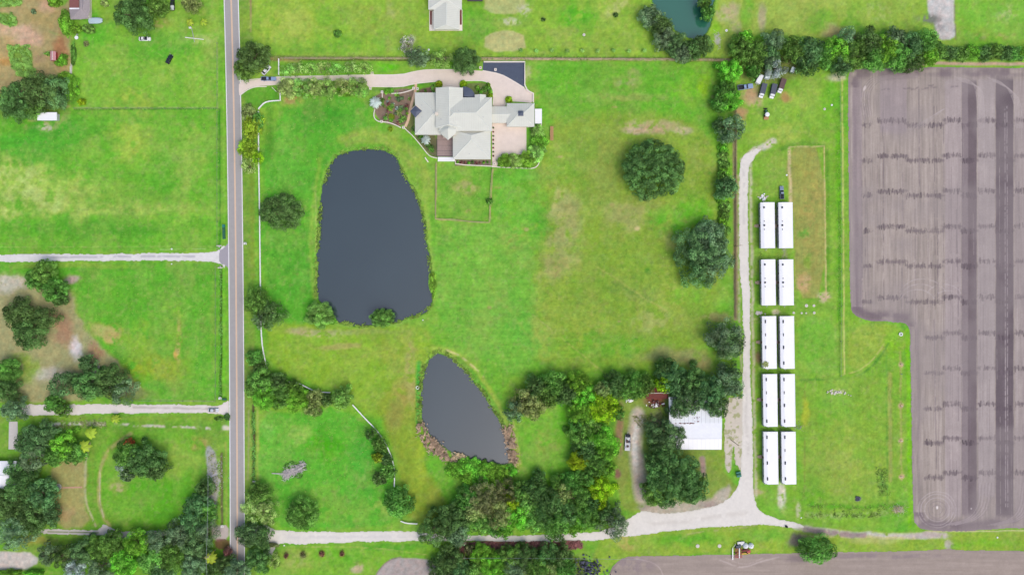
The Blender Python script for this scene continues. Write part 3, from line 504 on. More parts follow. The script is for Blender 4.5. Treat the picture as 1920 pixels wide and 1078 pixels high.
    for rr in (10, 17, 24, 31, 36):   # turning circles of the tractor
        c.line([(1757 + rr * math.cos(t) * 1.0, 955 + rr * .95 * math.sin(t)) for t in np.linspace(0, 6.3, 30)], 1.1, '#c4b8b6' if rr > 20 else '#8a7c80', .55, .9, 1.2, .3, 8)
    for cx, cy, rr in ((1725,565,40),(1720,570,34),(1770,560,34),(1776,566,26),(1730,560,46)):
        c.line([(cx + rr * math.cos(t), cy + rr * .8 * math.sin(t)) for t in np.linspace(3.5, 5.9, 20)], 1.1, '#c6bab8', .5, .9, 1, .35, 7)
    for k in range(9):
        c.line([(1835 + 3 * k, 905), (1833 + 3 * k, 945), (1815 + 3 * k, 972), (1770 + 3 * k, 984)], 1.3, '#bdb0ae' if k % 2 else '#8d8084', .55, .9, 1, .3, 8)
        c.line([(1916 + 3 * k, 905), (1912 + 3 * k, 950), (1893 + 3 * k, 974), (1850 + 3 * k, 984)], 1.3, '#bdb0ae' if k % 2 else '#8d8084', .5, .9, 1, .3, 8)
        c.line([(1620 + 2 * k, 230), (1612 + 2 * k, 180), (1624 + 2 * k, 150 + k), (1660, 140 + k), (1720, 138 + k)], 1.1, '#b9acab' if k % 2 else '#7b6e75', .4, .9, 1, .3, 8)
    for k in range(5):
        c.line([(1790 + 3 * k, 145 + 2 * k), (1822 + 3 * k, 150 + 3 * k), (1832 + 3 * k, 175), (1834 + 3 * k, 240)], 1.2, '#c4b8b4', .5, .9, 1, .25, 8); c.line([(1850 + 3 * k, 145 + 2 * k), (1884 + 3 * k, 156 + 3 * k), (1902 + 3 * k, 190), (1905 + 3 * k, 240)], 1.2, '#c4b8b4', .5, .9, 1, .25, 8)
    for k in range(5): c.line([(1700 + 8 * k, 246 - 2 * k), (1740 + 6 * k, 222 - 3 * k), (1770, 205)], 1, '#bcb0ae', .4, .8, 2, .3, 8)
    c.put(al, .8 * sst(5, 2.5, np.hypot((X - 1621) * 1.6 - (Y - 166) * -.6, (Y - 166) * .8)), '#d8ccc8'); c.put(al, sst(2.4, 1.2, np.hypot(X - 1757, (Y - 951) * .6)), '#e8e0dc'); c.put(al, .8 * sst(2, 1, np.hypot(X - 1821, Y - 953)), '#d8cccc')
    c.mottle(14, .07, 141); c.mottle(3, .06, 145); cc = fbm(X, Y, 90, 150, 3); c.put(al, .4 * sst(.45, .7, cc), '#9c9290')
sheet('ploughed_field', FIELD, 1.05, .05, SOIL, '#aa9e95', paint_field, 1.2, 1)
def paint_south(c):
    X, Y = c.X, c.Y; c.col *= (1 + .14 * (fbm(X / 12, Y / .6, 5, 161, 3) - .5) * 2)[..., None]
    c.line([(1190,1046),(1235,1056),(1248,1090)], 1.5, '#c4b4ac', .7, 1, 1, .2); c.line([(1160,1050),(1135,1085)], 3, '#8c7c78', .5, 2, 2); c.line([(1350,1050),(1390,1066),(1440,1048),(1460,1043)], 2.5, '#c6b6ae', .6, 1.5, 1.5, .25, 5); c.line([(1360,1046),(1400,1060),(1430,1046)], 2, '#c0b0a8', .5, 1.5, 1.5, .3, 5)
    c.blob(1620,1042,200,5,'#8f8084',.5,.4); c.blob(1180,1060,60,20,'#8f8084',.5,.4,10); c.blob(1500,1048,30,8,'#82747a',.5); c.mottle(12, .07, 165); c.mottle(3, .05, 167)
sheet('ploughed_field', [(1138,1100),(1142,1068),(1160,1047),(1182,1041),(1350,1040),(1500,1035),(1620,1034),(1760,1030),(1780,1026),(1800,1031),(2100,1033),(2100,1140),(1138,1140)], 1.1, .05, SOIL, '#a7998f', paint_south, 1.4, 1)

def paint_gravel(c):
    c.mottle(20, .06, 171); c.mottle(4, .06, 175)
    c.put((slice(None), slice(None)), .45 * sst(-4, 0, c.d) * fbm(c.X, c.Y, 5, 177, 3), '#a8a884')
def gravel(name, outline, base='#e6e2da', extra=None, warp=2.0):
    def p(c):
        paint_gravel(c)
        if extra: extra(c)
    return sheet(name, outline, 1.0, .035, GRAVEL, base, p, warp, 1)
def grey_centre(P_, col='#a9a6ac', a=.6, wd=4): return lambda c: c.line(P_, wd, col, a, 2, 1.5, .35, 12)
gravel('gravel_road', [(-300,477),(100,476),(250,475),(385,474),(410,469),(418,460),(424,462),(424,505),(414,494),(390,490),(250,489),(100,491),(-300,493)], '#e2e0dd', grey_centre([(80,483),(130,482),(250,481),(380,481)], '#b0aeb4'))
gravel('gravel_road', [(35,757),(120,758),(260,757),(380,759),(412,760),(422,752),(430,752),(430,782),(420,776),(380,775),(260,774),(120,778),(40,781)], '#e4ddd6', grey_centre([(250,763),(330,765),(400,767)], '#b8b0a8'))
g_lane = gravel('gravel_road', [(462,992),(480,985),(500,982),(512,990),(540,995),(620,997),(700,996),(770,995),(860,1003),(900,1003),(1000,1002),(1100,998),(1140,992),(1190,965),(1205,955),(1235,962),(1290,958),(1350,945),(1375,925),(1388,900),(1388,850),(1392,800),(1390,745),(1392,700),(1394,600),(1386,500),(1385,400),(1386,330),(1389,300),(1396,288),(1408,283),(1420,277),(1430,279),(1420,290),(1412,300),(1405,312),(1403,335),(1403,400),(1405,500),(1408,600),(1406,700),(1412,800),(1412,900),(1414,930),(1422,955),(1445,970),(1500,980),(1512,988),(1490,991),(1440,984),(1380,986),(1280,992),(1200,1003),(1130,1012),(1060,1016),(960,1016),(860,1013),(780,1015),(700,1015),(600,1018),(560,1021),(520,1018),(512,1040),(500,1045),(500,1020),(470,1018)], '#e6e1d8',
       lambda c: [c.line([(1395,310),(1395,420)], 4, '#c4c0ba', .4, 3, 1.5, .45, 8), c.line([(1397,700),(1398,790),(1403,850)], 5, '#c8c2b8', .4, 4, 2, .4, 6), c.line([(1400,960),(1300,975),(1210,982)], 6, '#d2cbc0', .5, 5, 3, .35, 9), c.line([(540,1006),(700,1006),(860,1008)], 5, '#d6d2ce', .6, 4, 2, .3, 9)])
gravel('gravel_road', [(80,990),(120,991),(165,993),(188,992),(192,980),(205,986),(222,997),(250,994),(320,994),(320,1004),(250,1006),(225,1012),(205,1006),(190,1003),(120,1002),(70,1000)], '#cfc8c2', lambda c: c.line([(90,996),(130,997),(185,998)], 2, '#7c8a50', .8, 1, .8, .2, 6))
gravel('gravel_apron', [(403,992),(412,985),(428,982),(428,1012),(414,1010),(402,1008)], '#c8bdb6')
sheet('gravel_yard', [(1358,860),(1358,800),(1360,745),(1378,742),(1400,750),(1400,860),(1390,885),(1376,868),(1374,830),(1370,860),(1370,885),(1362,886)], 1.0, .03, GRAVEL, '#d5ccbc', lambda c: [paint_gravel(c), c.put((slice(None), slice(None)), .8 * sst(.54, .68, fbm(c.X, c.Y, 7, 199, 3)), '#a3a870')], 3)
# asphalt road with shoulder paint and centre paint
def rx(y): return 0.0262 * y * 1.0
def strip(name, xa, xb, z, mat, y0=-4000, y1=5000, extra=None, n=300):
    ptsy = np.linspace(y0, y1, n); mb = MB(); V = []
    for y in ptsy:
        e0 = xa(y); e1 = xb(y); V += [(*U(e0, y)[:2], z), (*U(e1, y)[:2], z)]
    mb.add(V, [(2*i, 2*i+1, 2*i+3, 2*i+2)[::-1] for i in range(n - 1)])
    return tag(mb.build(name, mat), kind='structure')
ctr = lambda y: 433.5 + 11.5 * (1 - math.exp(-max(y, -200) / 420.0)) / (1 - math.exp(-1000 / 420.0))
strip('county_road', lambda y: ctr(y) - 14.2, lambda y: ctr(y) + 14.2, .04, M['asphalt'])
strip('road_edge_line', lambda y: ctr(y) - 13.9, lambda y: ctr(y) - 12.5, .046, M['whiteline']); strip('road_edge_line', lambda y: ctr(y) + 12.5, lambda y: ctr(y) + 13.9, .046, M['whiteline'])
strip('road_centre_line', lambda y: ctr(y) - 1.3, lambda y: ctr(y) - .3, .046, M['yellowline']); strip('road_centre_line', lambda y: ctr(y) + .3, lambda y: ctr(y) + 1.3, .046, M['yellowline'])
sheet('road_apron', [(410,470),(418,466),(428,455),(430,455),(430,508),(424,498),(410,493)], 1, .038, GRAVEL, '#a8a4aa', None, .5)
# drive, courtyard, parking pad, garden paths
def flat(name, P_, z, mat, kind='structure', sm=1):
    Q = [U(*p)[:2] for p in (smooth(P_, True, sm) if sm else P_)]
    mb = MB(); mb.add([(x, y, z) for x, y in Q], [tuple(range(len(Q) - 1, -1, -1))]); return tag(mb.build(name, mat), kind=kind)
DRIVE = [(448,152),(470,152),(500,147),(530,144),(600,143),(660,143),(690,141),(698,138),(704,141),(752,141),(775,135),(800,131),(850,131),(905,133),(930,137),(952,147),(980,163),(990,171),(1000,175),(1000,194),(982,192),(950,190),(947,202),(923,202),(925,180),(922,164),(914,155),(900,152),(880,152),(862,153),(862,168),(829,168),(829,153),(800,155),(775,158),(752,164),(720,164),(700,163),(693,166),(684,155),(640,152),(560,152),(520,160),(480,162),(462,168),(452,178),(448,180)]
flat('paved_drive', DRIVE, .05, M['paver'])
flat('paved_courtyard', [(922,232),(987,232),(987,290),(950,290),(934,296),(932,314),(923,314)], .05, M['paver'], sm=0)
flat('asphalt_pad', [(906,117),(983,117),(983,166),(962,152),(938,139),(905,133)], .045, solid('blue_asphalt', '#505a6c', .8, .10, .6, fine=(3, .08)), sm=0)
def ribbon(name, P_, wd, z0, z1, mat, label=None, cat=None, kind=None, parent=None, it=2, closed=False):
    Q = [Vector(U(*p)) for p in (smooth(P_, closed, it) if it else P_)]; mb = MB(); V = []; n = len(Q)
    for i in range(n):
        d = (Q[min(i + 1, n - 1)] - Q[max(i - 1, 0)]); d.normalize(); nn = Vector((-d.y, d.x, 0)) * wd / 2
        V += [(Q[i] + nn).to_tuple()[:2] + (z0,), (Q[i] - nn).to_tuple()[:2] + (z0,), (Q[i] - nn).to_tuple()[:2] + (z1,), (Q[i] + nn).to_tuple()[:2] + (z1,)]
    F = []
    for i in range(n - 1):
        a = 4 * i; b = a + 4
        for k in range(4): F.append((a + k, a + (k + 1) % 4, b + (k + 1) % 4, b + k))
    F += [(3, 2, 1, 0), (4 * n - 4, 4 * n - 3, 4 * n - 2, 4 * n - 1)]
    mb.add(V, F); base = tuple(Q[0]); o = mb.build(name, mat, parent, base if not parent else None)
    if not parent: o.location = base
    return tag(o, label, cat, kind=kind)
sandy = solid('tan_path', '#e0bf9e', .85, .06, 1)
ribbon('garden_path', [(780,156),(779,170),(776,182),(769,205),(766,225),(760,238)], 1.2, 0, .06, sandy, kind='structure')
ribbon('driveway_kerb', [(448,152),(500,147),(530,144),(600,143),(690,141),(752,141),(775,135),(800,131),(850,131)], .35, 0, .09, M['wallcap'], kind='structure', it=1)
ribbon('driveway_kerb', [(905,133),(938,139),(962,152),(983,165)], .4, 0, .1, M['wallcap'], kind='structure', it=1)
ribbon('driveway_kerb', [(700,163),(752,164),(775,158),(800,155),(828,152.5)], .3, 0, .09, M['wallcap'], kind='structure', it=1)
ribbon('driveway_kerb', [(862,152.5),(900,151.5),(915,154),(923,164),(926,182),(924,200)], .3, 0, .09, M['wallcap'], kind='structure', it=1)
ribbon('driveway_kerb', [(500,163),(480,163),(465,168),(452,178)], .35, 0, .09, M['wallcap'], kind='structure', it=1)
flat('concrete_pad', [(17,790),(33,790),(34,842),(16,842)], .05, M['concrete'], sm=0)
ribbon('brick_path', [(112,914),(154,913)], .7, 0, .06, solid('brick_path', '#c49c84', .85, .08, 2), kind='structure', it=0)

# ------------------------------------------------------------------ foliage
STY = {  # puff radius factor, puff radius limits, coverage, leaves per area, leaf size, height/radius, rim wobble
 'oak': (.2, (.4, 1.35), 1.9, 5.2, .42, .72, .24), 'dense': (.15, (.35, 1.15), 2.5, 5.5, .36, .85, .07), 'loose': (.19, (.35, 1.5), 1.35, 4.5, .42, .75, .30),
 'fine': (.17, (.3, 1.1), 1.5, 4.0, .34, .6, .26), 'bush': (.24, (.25, 1.2), 2.4, 6., .30, .7, .20), 'ball': (.12, (.2, .6), 3.5, 7, .22, .95, .03), 'spray': (.2, (.3, 1.3), 1.1, 2.6, .36, .6, .30)}
def crown_arrays(style, Rm, seed):
    rs = np.random.RandomState(seed * 97 + int(Rm * 10)); pf, pl, cov, dens, ls, hf, wob = STY[style]
    Hc = Rm * hf; pr0 = min(max(Rm * pf, pl[0]), pl[1]); n = max(7, int(cov * Rm * Rm / (pr0 * pr0)))
    ph = rs.rand(6) * 6.28; am = rs.rand(6)
    def rim(t): return 1.03 - wob * .3 + wob * (sum(am[k] * np.sin((k + 2) * t + ph[k]) for k in range(6)) / 2.2)
    if style in ('dense', 'oak', 'bush', 'ball'): kk = np.arange(n); th = kk * 2.39996 + rs.rand(n) * .9; u = np.sqrt((kk + rs.rand(n)) / n)
    else: th = rs.rand(n) * 6.283; u = np.sqrt(rs.rand(n))
    pr = pr0 * (.65 + .7 * rs.rand(n)); rr = u * np.maximum(Rm * rim(th) - pr * .6, Rm * .2)
    z = Hc * np.sqrt(np.clip(1 - (rr / Rm) ** 2, 0, 1)) * (1 - .55 * rs.rand(n) ** 1.2) - pr * .5
    cx, cy = rr * np.cos(th), rr * np.sin(th)
    tone = .48 + 1.12 * rs.rand(n) ** 1.2
    lp = []; 
    for i in range(n):
        k = max(6, int(dens * pr[i] ** 2 * 3.1 / (ls * ls) * .5))
        d = rs.normal(size=(k, 3)); d[:, 2] = np.abs(d[:, 2]) * 1.0 - .25; d /= np.linalg.norm(d, axis=1)[:, None] + 1e-6
        p = np.array([cx[i], cy[i], z[i]]) + d * pr[i] * (.7 + .42 * rs.rand(k, 1)) * np.array([1, 1, .75])
        lp.append(np.concatenate([p, d, np.full((k, 1), tone[i])], 1))
    if style not in ('spray', 'fine'):   # leaves lower down inside, so the crown is not hollow
        k = int(2.2 * Rm * Rm / (ls * ls)); t = rs.rand(k) * 6.283; q = np.sqrt(rs.rand(k)) * Rm * rim(t) * .86
        p = np.stack([q * np.cos(t), q * np.sin(t), Hc * (.02 + .16 * rs.rand(k))], 1); d = rs.normal(size=(k, 3)); d[:, 2] = np.abs(d[:, 2]) + .5; d /= np.linalg.norm(d, axis=1)[:, None]
        lp.append(np.concatenate([p, d, np.full((k, 1), .75)], 1))
    A = np.concatenate(lp); P_ = A[:, :3]; N = A[:, 3:6] + rs.normal(size=(len(A), 3)) * .42; N /= np.linalg.norm(N, axis=1)[:, None]
    return P_, N, A[:, 6] * (.85 + .3 * rs.rand(len(A))), ls * (.7 + .6 * rs.rand(len(A)))
def leaf_mesh(name, P_, N, tone, size, mat, rs, stretch=1.35):
    k = len(P_); r_ = rs.normal(size=(k, 3)); T = np.cross(N, r_); T /= np.linalg.norm(T, axis=1)[:, None] + 1e-9; Bt = np.cross(N, T)
    s1 = (size * .5 * stretch)[:, None]; s2 = (size * .5)[:, None]
    V = np.stack([P_ + T * s1, P_ + Bt * s2 + N * s2 * .25, P_ - T * s1, P_ - Bt * s2 + N * s2 * .25], 1).reshape(-1, 3)
    F = np.arange(4 * k).reshape(k, 4); col = np.repeat(tone, 4)[:, None] * np.ones(3)
    return grid_mesh(name, V, F, col, mat)
CLS = [.8, 1.4, 2.4, 3.8, 5.5, 7.5, 10, 13.5, 17]
_crown = {}; _cnt = {}
def crown_mesh(style, r, mat):
    c = min(CLS, key=lambda q: abs(math.log(q / r))); key0 = (style, c); _cnt[key0] = _cnt.get(key0, -1) + 1; seed = _cnt[key0] % (4 if c < 8 else 6)
    key = (style, c, seed)
    if key not in _crown:
        o = leaf_mesh('crown', *crown_arrays(style, c, seed), LEAF['mid'], np.random.RandomState(seed)); _crown[key] = o.data; bpy.data.objects.remove(o)
    return _crown[key], c, c * STY[style][5]
def trunk_mesh(seed):
    rr = random.Random(seed); mb = MB(); mb.tube((0, 0, -.02), (.02, .01, .34), .052, .036, 10); mb.tube((0, 0, -.02), (0, 0, .03), .085, .052, 10)
    for k in range(6):
        a = k * 1.05 + rr.uniform(-.3, .3); q = rr.uniform(.10, .2); e = (.02 + q * math.cos(a), .01 + q * math.sin(a), rr.uniform(.5, .62)); mb.tube((.02, .01, .3), e, .026, .016, 7)
        for j in range(2):
            a2 = a + rr.uniform(-.6, .6); mb.tube(e, (e[0] + .14 * math.cos(a2), e[1] + .14 * math.sin(a2), e[2] + rr.uniform(.1, .2)), .015, .005, 5)
    o = mb.build('trunk', M['bark']); me = o.data; bpy.data.objects.remove(o); return me
TR = [trunk_mesh(k) for k in range(4)]
RT = random.Random(77)
def obj_mat(o, mat):
    o.material_slots[0].link = 'OBJECT'; o.material_slots[0].material = mat
def tree(px, py, rx, ry, style, colour, label, name='tree', cat='tree', h=None, group=None, trunk=True):
    ra, rb = rx * S, ry * S; r = math.sqrt(ra * rb); global LAST
    if h is None: h = min(4 + r * .85, 14) if trunk else r * .95 + .3
    zc = h * .62; x, y, _ = U(px, py, zc); me, c, hc = crown_mesh(style, r, None)
    h *= .9 if trunk else 1; base = h * (.20 if trunk else .0); sz = (h - base) / hc; rz = RT.uniform(0, 6.28) if rx == ry else RT.choice([0, math.pi])
    if not trunk:
        o = bpy.data.objects.new(name, me); C.objects.link(o); o.location = (x, y, 0); o.scale = (ra / c, rb / c, sz); o.rotation_euler = (0, 0, rz); obj_mat(o, LEAF[colour]); return tag(o, label, cat, group)
    if label == '+':      # a further lobe of the crown of the tree built just before
        t = LAST; o = bpy.data.objects.new('crown', me); C.objects.link(o); o.parent = t; o.location = (x - t.location.x, y - t.location.y, base); o.scale = (ra / c, rb / c, sz); obj_mat(o, LEAF[colour]); return t
    t = LAST = empty(name, (x, y, 0), label, cat, group)
    o = bpy.data.objects.new('crown', me); C.objects.link(o); o.parent = t; o.location = (0, 0, base); o.scale = (ra / c, rb / c, sz); o.rotation_euler = (0, 0, rz); obj_mat(o, LEAF[colour])
    q = bpy.data.objects.new('trunk', RT.choice(TR)); C.objects.link(q); q.parent = t; kk = h; q.scale = (kk * .9, kk * .9, kk); q.rotation_euler = (0, 0, RT.uniform(0, 6))
    return t
def bush(px, py, r, colour, label, ry=None, style='bush', h=None, group=None, cat='shrub', name='shrub'):
    return tree(px, py, r, ry or r, style, colour, label, name, cat, h, group, trunk=False)
ORD = ['first', 'second', 'third', 'fourth', 'fifth', 'sixth', 'seventh', 'eighth', 'ninth', 'tenth', 'eleventh', 'twelfth', 'thirteenth', 'fourteenth']
def palm(px, py, r, colour, label, h=5, n=13, group=None, trunk=True, cat='palm', name='palm_tree', wfrond=.16):
    R_ = r * S; x, y, _ = U(px, py, h if trunk else .5); rr = random.Random(int(px * 7 + py)); t = empty(name, (x, y, 0), label, cat, group)
    z0 = h if trunk else .25; mb = MB()
    for k in range(n):
        a = k / n * 6.283 + rr.uniform(-.15, .15); L_ = R_ * rr.uniform(.85, 1.1); w_ = R_ * wfrond; dx, dy = math.cos(a), math.sin(a); prev = None; V = []; F = []
        up = rr.uniform(.25, .55)
        for j in range(6):
            u = j / 5; q = L_ * u * (1 - .12 * u); z = z0 + L_ * (up * u - .75 * u * u); ww = w_ * (math.sin(math.pi * min(1, u * .9 + .08)) ** .7)
            V += [(q * dx - ww * dy, q * dy + ww * dx, z - ww * .35), (q * dx, q * dy, z), (q * dx + ww * dy, q * dy - ww * dx, z - ww * .35)]
        for j in range(5): F += [(3*j, 3*j+1, 3*j+4, 3*j+3), (3*j+1, 3*j+2, 3*j+5, 3*j+4)]
        mb.add(V, F)
    me = mb.build('crown', LEAF[colour], t); at = me.data.color_attributes.new('tone', 'FLOAT_COLOR', 'POINT'); k = len(me.data.vertices)
    at.data.foreach_set('color', np.concatenate([np.repeat((.75 + .5 * np.random.RandomState(int(px)).rand(k // 18 + 1)), 18)[:k, None] * np.ones(3), np.ones((k, 1))], 1).astype(np.float32).ravel())
    tb = MB()
    if trunk: tb.tube((0, 0, -.1), (.05, .03, z0 * .5), .2, .15, 9); tb.tube((.05, .03, z0 * .5), (0, 0, z0 + .1), .15, .14, 9)
    else: tb.dome(0, 0, 0, R_ * .18, .5, 10, 3)
    tb.build('trunk', M['bark'], t); return t

# --- trees north-west
tree(247,26,40,36,'oak','dark','broad dark oak at the top left above the parked white van',h=12)
tree(292,14,24,22,'oak','mid','green tree between the broad dark oak and the dark pickup at the top edge')
tree(357,6,20,19,'oak','olive','olive green tree at the top edge just west of the county road'); 
palm(355,42,9,'yellow','small yellow palm above the crossed poles, nearer the field',4,11); palm(381,41,9,'yellow','small yellow palm above the crossed poles, nearer the road',4,11)
tree(72,168,44,38,'oak','dark','big dark oak above the long white shelter on the west side',h=13)
tree(25,190,36,38,'oak','dark','dark oak at the left edge beside the long white shelter'); tree(100,170,28,34,'oak','blue','dark oak just right of the big oak over the white shelter')
tree(54,203,24,18,'oak','mid','lower green oak spreading over the left end of the white shelter')
bush(132,165,14,'bright','bright bush on the right flank of the dark oaks',26); bush(122,145,14,'bright','leafy bush between the bare yard and the dark oaks',12); bush(152,191,9,'lime','yellow green bush at the end of the wire fence by the dark oaks',7)
bush(122,42,14,'bright','green bush left of the grey roofed house',26); bush(140,55,12,'bright','green bush below the grey roofed house',10); bush(165,54,12,'weed','flowering bush by the pale blue covered boat',10); bush(100,4,14,'bright','green bush at the top edge left of the grey roofed house',10)
bush(117,112,9,'bright','round bush beside the tiny pink shed',12); bush(108,118,8,'bright','low bush in front of the tiny pink shed',6); bush(136,103,4,'mid','narrow hedge beside the bare yard fence',24,cat='hedge',name='hedge'); bush(90,101,9,'weed','thin weedy bush left of the tiny pink shed',4)
bush(62,22,5,'grey','tiny grey green bush on the bare yard'); bush(161,82,5,'moss','small brown bush on the grass below the grey roofed house',6); bush(195,6,8,'pale','pale bush by the grey roofed house wall',7)
# --- roadside, north
tree(472,106,34,32,'oak','dark','big oak beside the road at the entrance of the paved drive',h=12); tree(454,130,20,20,'oak','mid','+',h=9)
tree(466,212,15,18,'bush','olive','olive shrub at the roadside just below the paved entrance',trunk=False,h=4,name='shrub',cat='shrub')
tree(472,238,20,26,'oak','yellow','yellow green tree over the white fence, upper of two',h=7); tree(482,228,12,20,'oak','mid','green bush leaning over the upper end of the white fence',h=6)
tree(462,278,20,20,'oak','yellow','yellow green tree over the white fence, lower of two',h=7); tree(466,312,18,18,'spray','pale','thin pale tree at the roadside below the two yellow ones',h=5); tree(482,295,12,14,'fine','lime','thin lime tree beside the white fence',h=5)
tree(872,112,27,27,'dense','dark','round dark tree touching the paved drive behind the house',h=9)
tree(785,106,26,22,'loose','grey','open grey green tree on the fence line left of the round dark tree'); tree(828,110,24,20,'fine','allee','light green open tree between the grey one and the round dark tree'); tree(764,84,15,22,'spray','bone','bleached bare tree above the paved drive',h=6)
# allee
for i, x in enumerate((538,564,590,614,640,666)):
    tree(x + RT.uniform(-3, 3), 163 + RT.uniform(-2, 2), 22, 20, 'fine' if i else 'oak', 'allee' if i % 2 else 'pale', f'{ORD[i]} light green tree from the gate in the row south of the paved drive', group='trees lining the south side of the drive', h=6.5)
for i, x in enumerate((548,582,616,650,676)): bush(x, 172, 17, 'bright' if i % 2 else 'allee', f'{ORD[i]} low bush from the gate under the row of light trees south of the drive', 10, h=3.2, group='bushes under the light trees')
for i, x in enumerate((537,560,583,607,632,660,684)):
    tree(x, 129 + RT.uniform(-2, 2), 17, 15, 'spray', 'pale' if i % 2 else 'allee', f'{ORD[i]} thin young tree from the gate in the row north of the paved drive', group='young trees lining the north side of the drive', h=4.5)
# round clipped bushes at the house
for x, y, r, l in ((823,157,6.5,'round clipped bush left of the front entrance paving'),(868.5,157,7,'round clipped bush beside the dark round turret roof'),(919,180,5,'small round clipped bush at the right of the front bed'),(954,187,7,'round clipped bush beside the garage corner')):
    bush(x, y, r, 'lime', l, style='ball', h=2.2)
palm(703,192,13,'silver','silver blue palm at the left corner of the flower garden',3.4,22,wfrond=.13); palm(798,262,11,'silver','silver blue palm beside the dark lanai wall',3,20,wfrond=.14)
rg = random.Random(12)
HUE = {'weed':'leafy','grey':'grey green','olive':'olive','bright':'bright green','maroon':'maroon','silver':'silvery','mid':'green','yellow':'yellow','dark':'dark'}
def bed(px, py, r, col, where, **k): return bush(px, py, r, col, f'{"tiny" if r < 3.2 else "small"} {HUE[col]} shrub {where}', **k)
for k in range(34):
    x = rg.uniform(714, 774); y = rg.uniform(176, 232)
    if y > 205 and x < 714 + (y - 205) * .8 or x > 772 - (y - 176) * .22: continue
    bed(x, y, rg.uniform(2.4, 6), rg.choice(['weed', 'grey', 'olive', 'bright', 'maroon', 'silver', 'mid']), 'in the mulched garden left of the house', style='bush' if k % 2 else 'fine', h=rg.uniform(.6, 1.6), group='shrubs of the mulched garden left of the house')
for k, (x, y) in enumerate(((732,248),(722,222),(734,219),(757,222),(752,226),(724,172),(732,170))): bed(x, y - 6 if y > 240 else y, rg.uniform(4, 7), rg.choice(['bright', 'weed', 'yellow']), 'in the mulched garden left of the house', h=1.4, group='shrubs of the mulched garden left of the house')
for k in range(20): bed(rg.uniform(893, 922), rg.uniform(158, 176), rg.uniform(2.2, 4.4), rg.choice(['mid', 'weed', 'grey', 'bright', 'maroon']), 'in the curved bed beside the turret', h=rg.uniform(.6, 1.5), group='shrubs of the curved bed beside the turret')
for k in range(9): bed(rg.uniform(787, 815), rg.uniform(160, 173), rg.uniform(2.2, 3.6), rg.choice(['mid', 'maroon', 'weed']), 'in the bed left of the front entrance', h=.8, group='shrubs of the bed left of the front entrance')
for k in range(16): t_ = rg.random(); bed(773 + 36 * t_ + rg.uniform(0, 7), 246 + 42 * t_ - rg.uniform(0, 10), rg.uniform(3, 5), rg.choice(['mid', 'weed', 'bright', 'dark', 'yellow']), 'in the bed behind the curving wall', h=1.2, group='shrubs behind the curving wall')
for k in range(9): bed(858 + 7 * k, 305 + rg.uniform(-1, 1), rg.uniform(2, 3.6), rg.choice(['mid', 'dark', 'maroon', 'bright']), 'in the narrow bed below the south roof', h=1, group='shrubs of the narrow bed below the south roof')
for k in range(8): bed(925, 240 + 7.5 * k, 1.8, 'maroon' if k % 2 else 'dark', 'at the foot of the wall facing the courtyard', h=.8, group='shrubs at the foot of the courtyard wall')
for i, (x, y, r) in enumerate(((1008,246,14),(1012,266,17),(1007,286,18),(988,298,18),(966,302,16),(946,301,14))): tree(x, y, r, r, 'bush', 'bright' if i % 2 else 'allee', f'{ORD[i]} bright tree from the garage in the curved row round the courtyard', group='bright trees round the courtyard', h=4.6)
bush(1010,246,6,'lime','lime bush at the garage corner by the white side roof')
# --- meadow trees
tree(525,397,42,35,'dense','dark','dark round tree between the white fence and the big pond',h=10)
tree(1228,316,59,56,'dense','dark','huge dark oak standing alone in the east meadow',h=15)
tree(1318,470,56,58,'loose','blue','big open crowned tree by the east boundary fence',h=13); tree(1330,450,38,44,'oak','grey','+',h=12); tree(1300,505,34,34,'loose','blue','+',h=11); tree(1350,490,30,36,'loose','grey','ragged grey tree touching the east fence beside the shell lane',h=10)
tree(1362,632,42,40,'loose','grey','grey green tree overhanging the shell lane opposite the third pair of trailers',h=11); tree(1366,645,32,32,'oak','blue','+',h=9)
bush(918,377,7,'mid','small dark shrub inside the wire pen below the house',h=2); bush(632,63,8,'mid','lone small bush in the field north of the paved drive'); bush(1155,28,5,'dark','tiny dark bush with a white stake in the north field'); bush(1019,37,4,'dark','tiny dark bush north of the parking pad')
for i, x in enumerate((977,1006,1035,1064,1092,1121,1151,1180,1209)): palm(x, 94.5 + (i % 2), 5.5, 'weed' if i % 3 else 'mid', f'{ORD[i]} young palm from the left in the row above the north fence', 1.8, 9, group='young palms above the north fence')
tree(598,590,30,24,'bush','weed','round shrub tree at the lower left corner of the big pond',h=7); tree(716,596,23,19,'dense','mid','round green tree on the south bank of the big pond',h=7.5); bush(622,603,9,'bright','bright bush at the water beside the lower left shrub tree',6)
bush(811,532,8,'bright','lime green water plants on the right bank of the big pond',26,h=1.4); bush(812,518,6,'lime','lime clump at the top of the water plants on the big pond bank',h=1)
tree(480,565,24,30,'oak','mid','green tree at the roadside over the white fence',h=9); tree(508,588,26,32,'loose','dark','dark open tree just inside the white fence below the big meadow tree',h=9); tree(487,600,18,18,'fine','grey','grey open tree straddling the white fence',h=8)
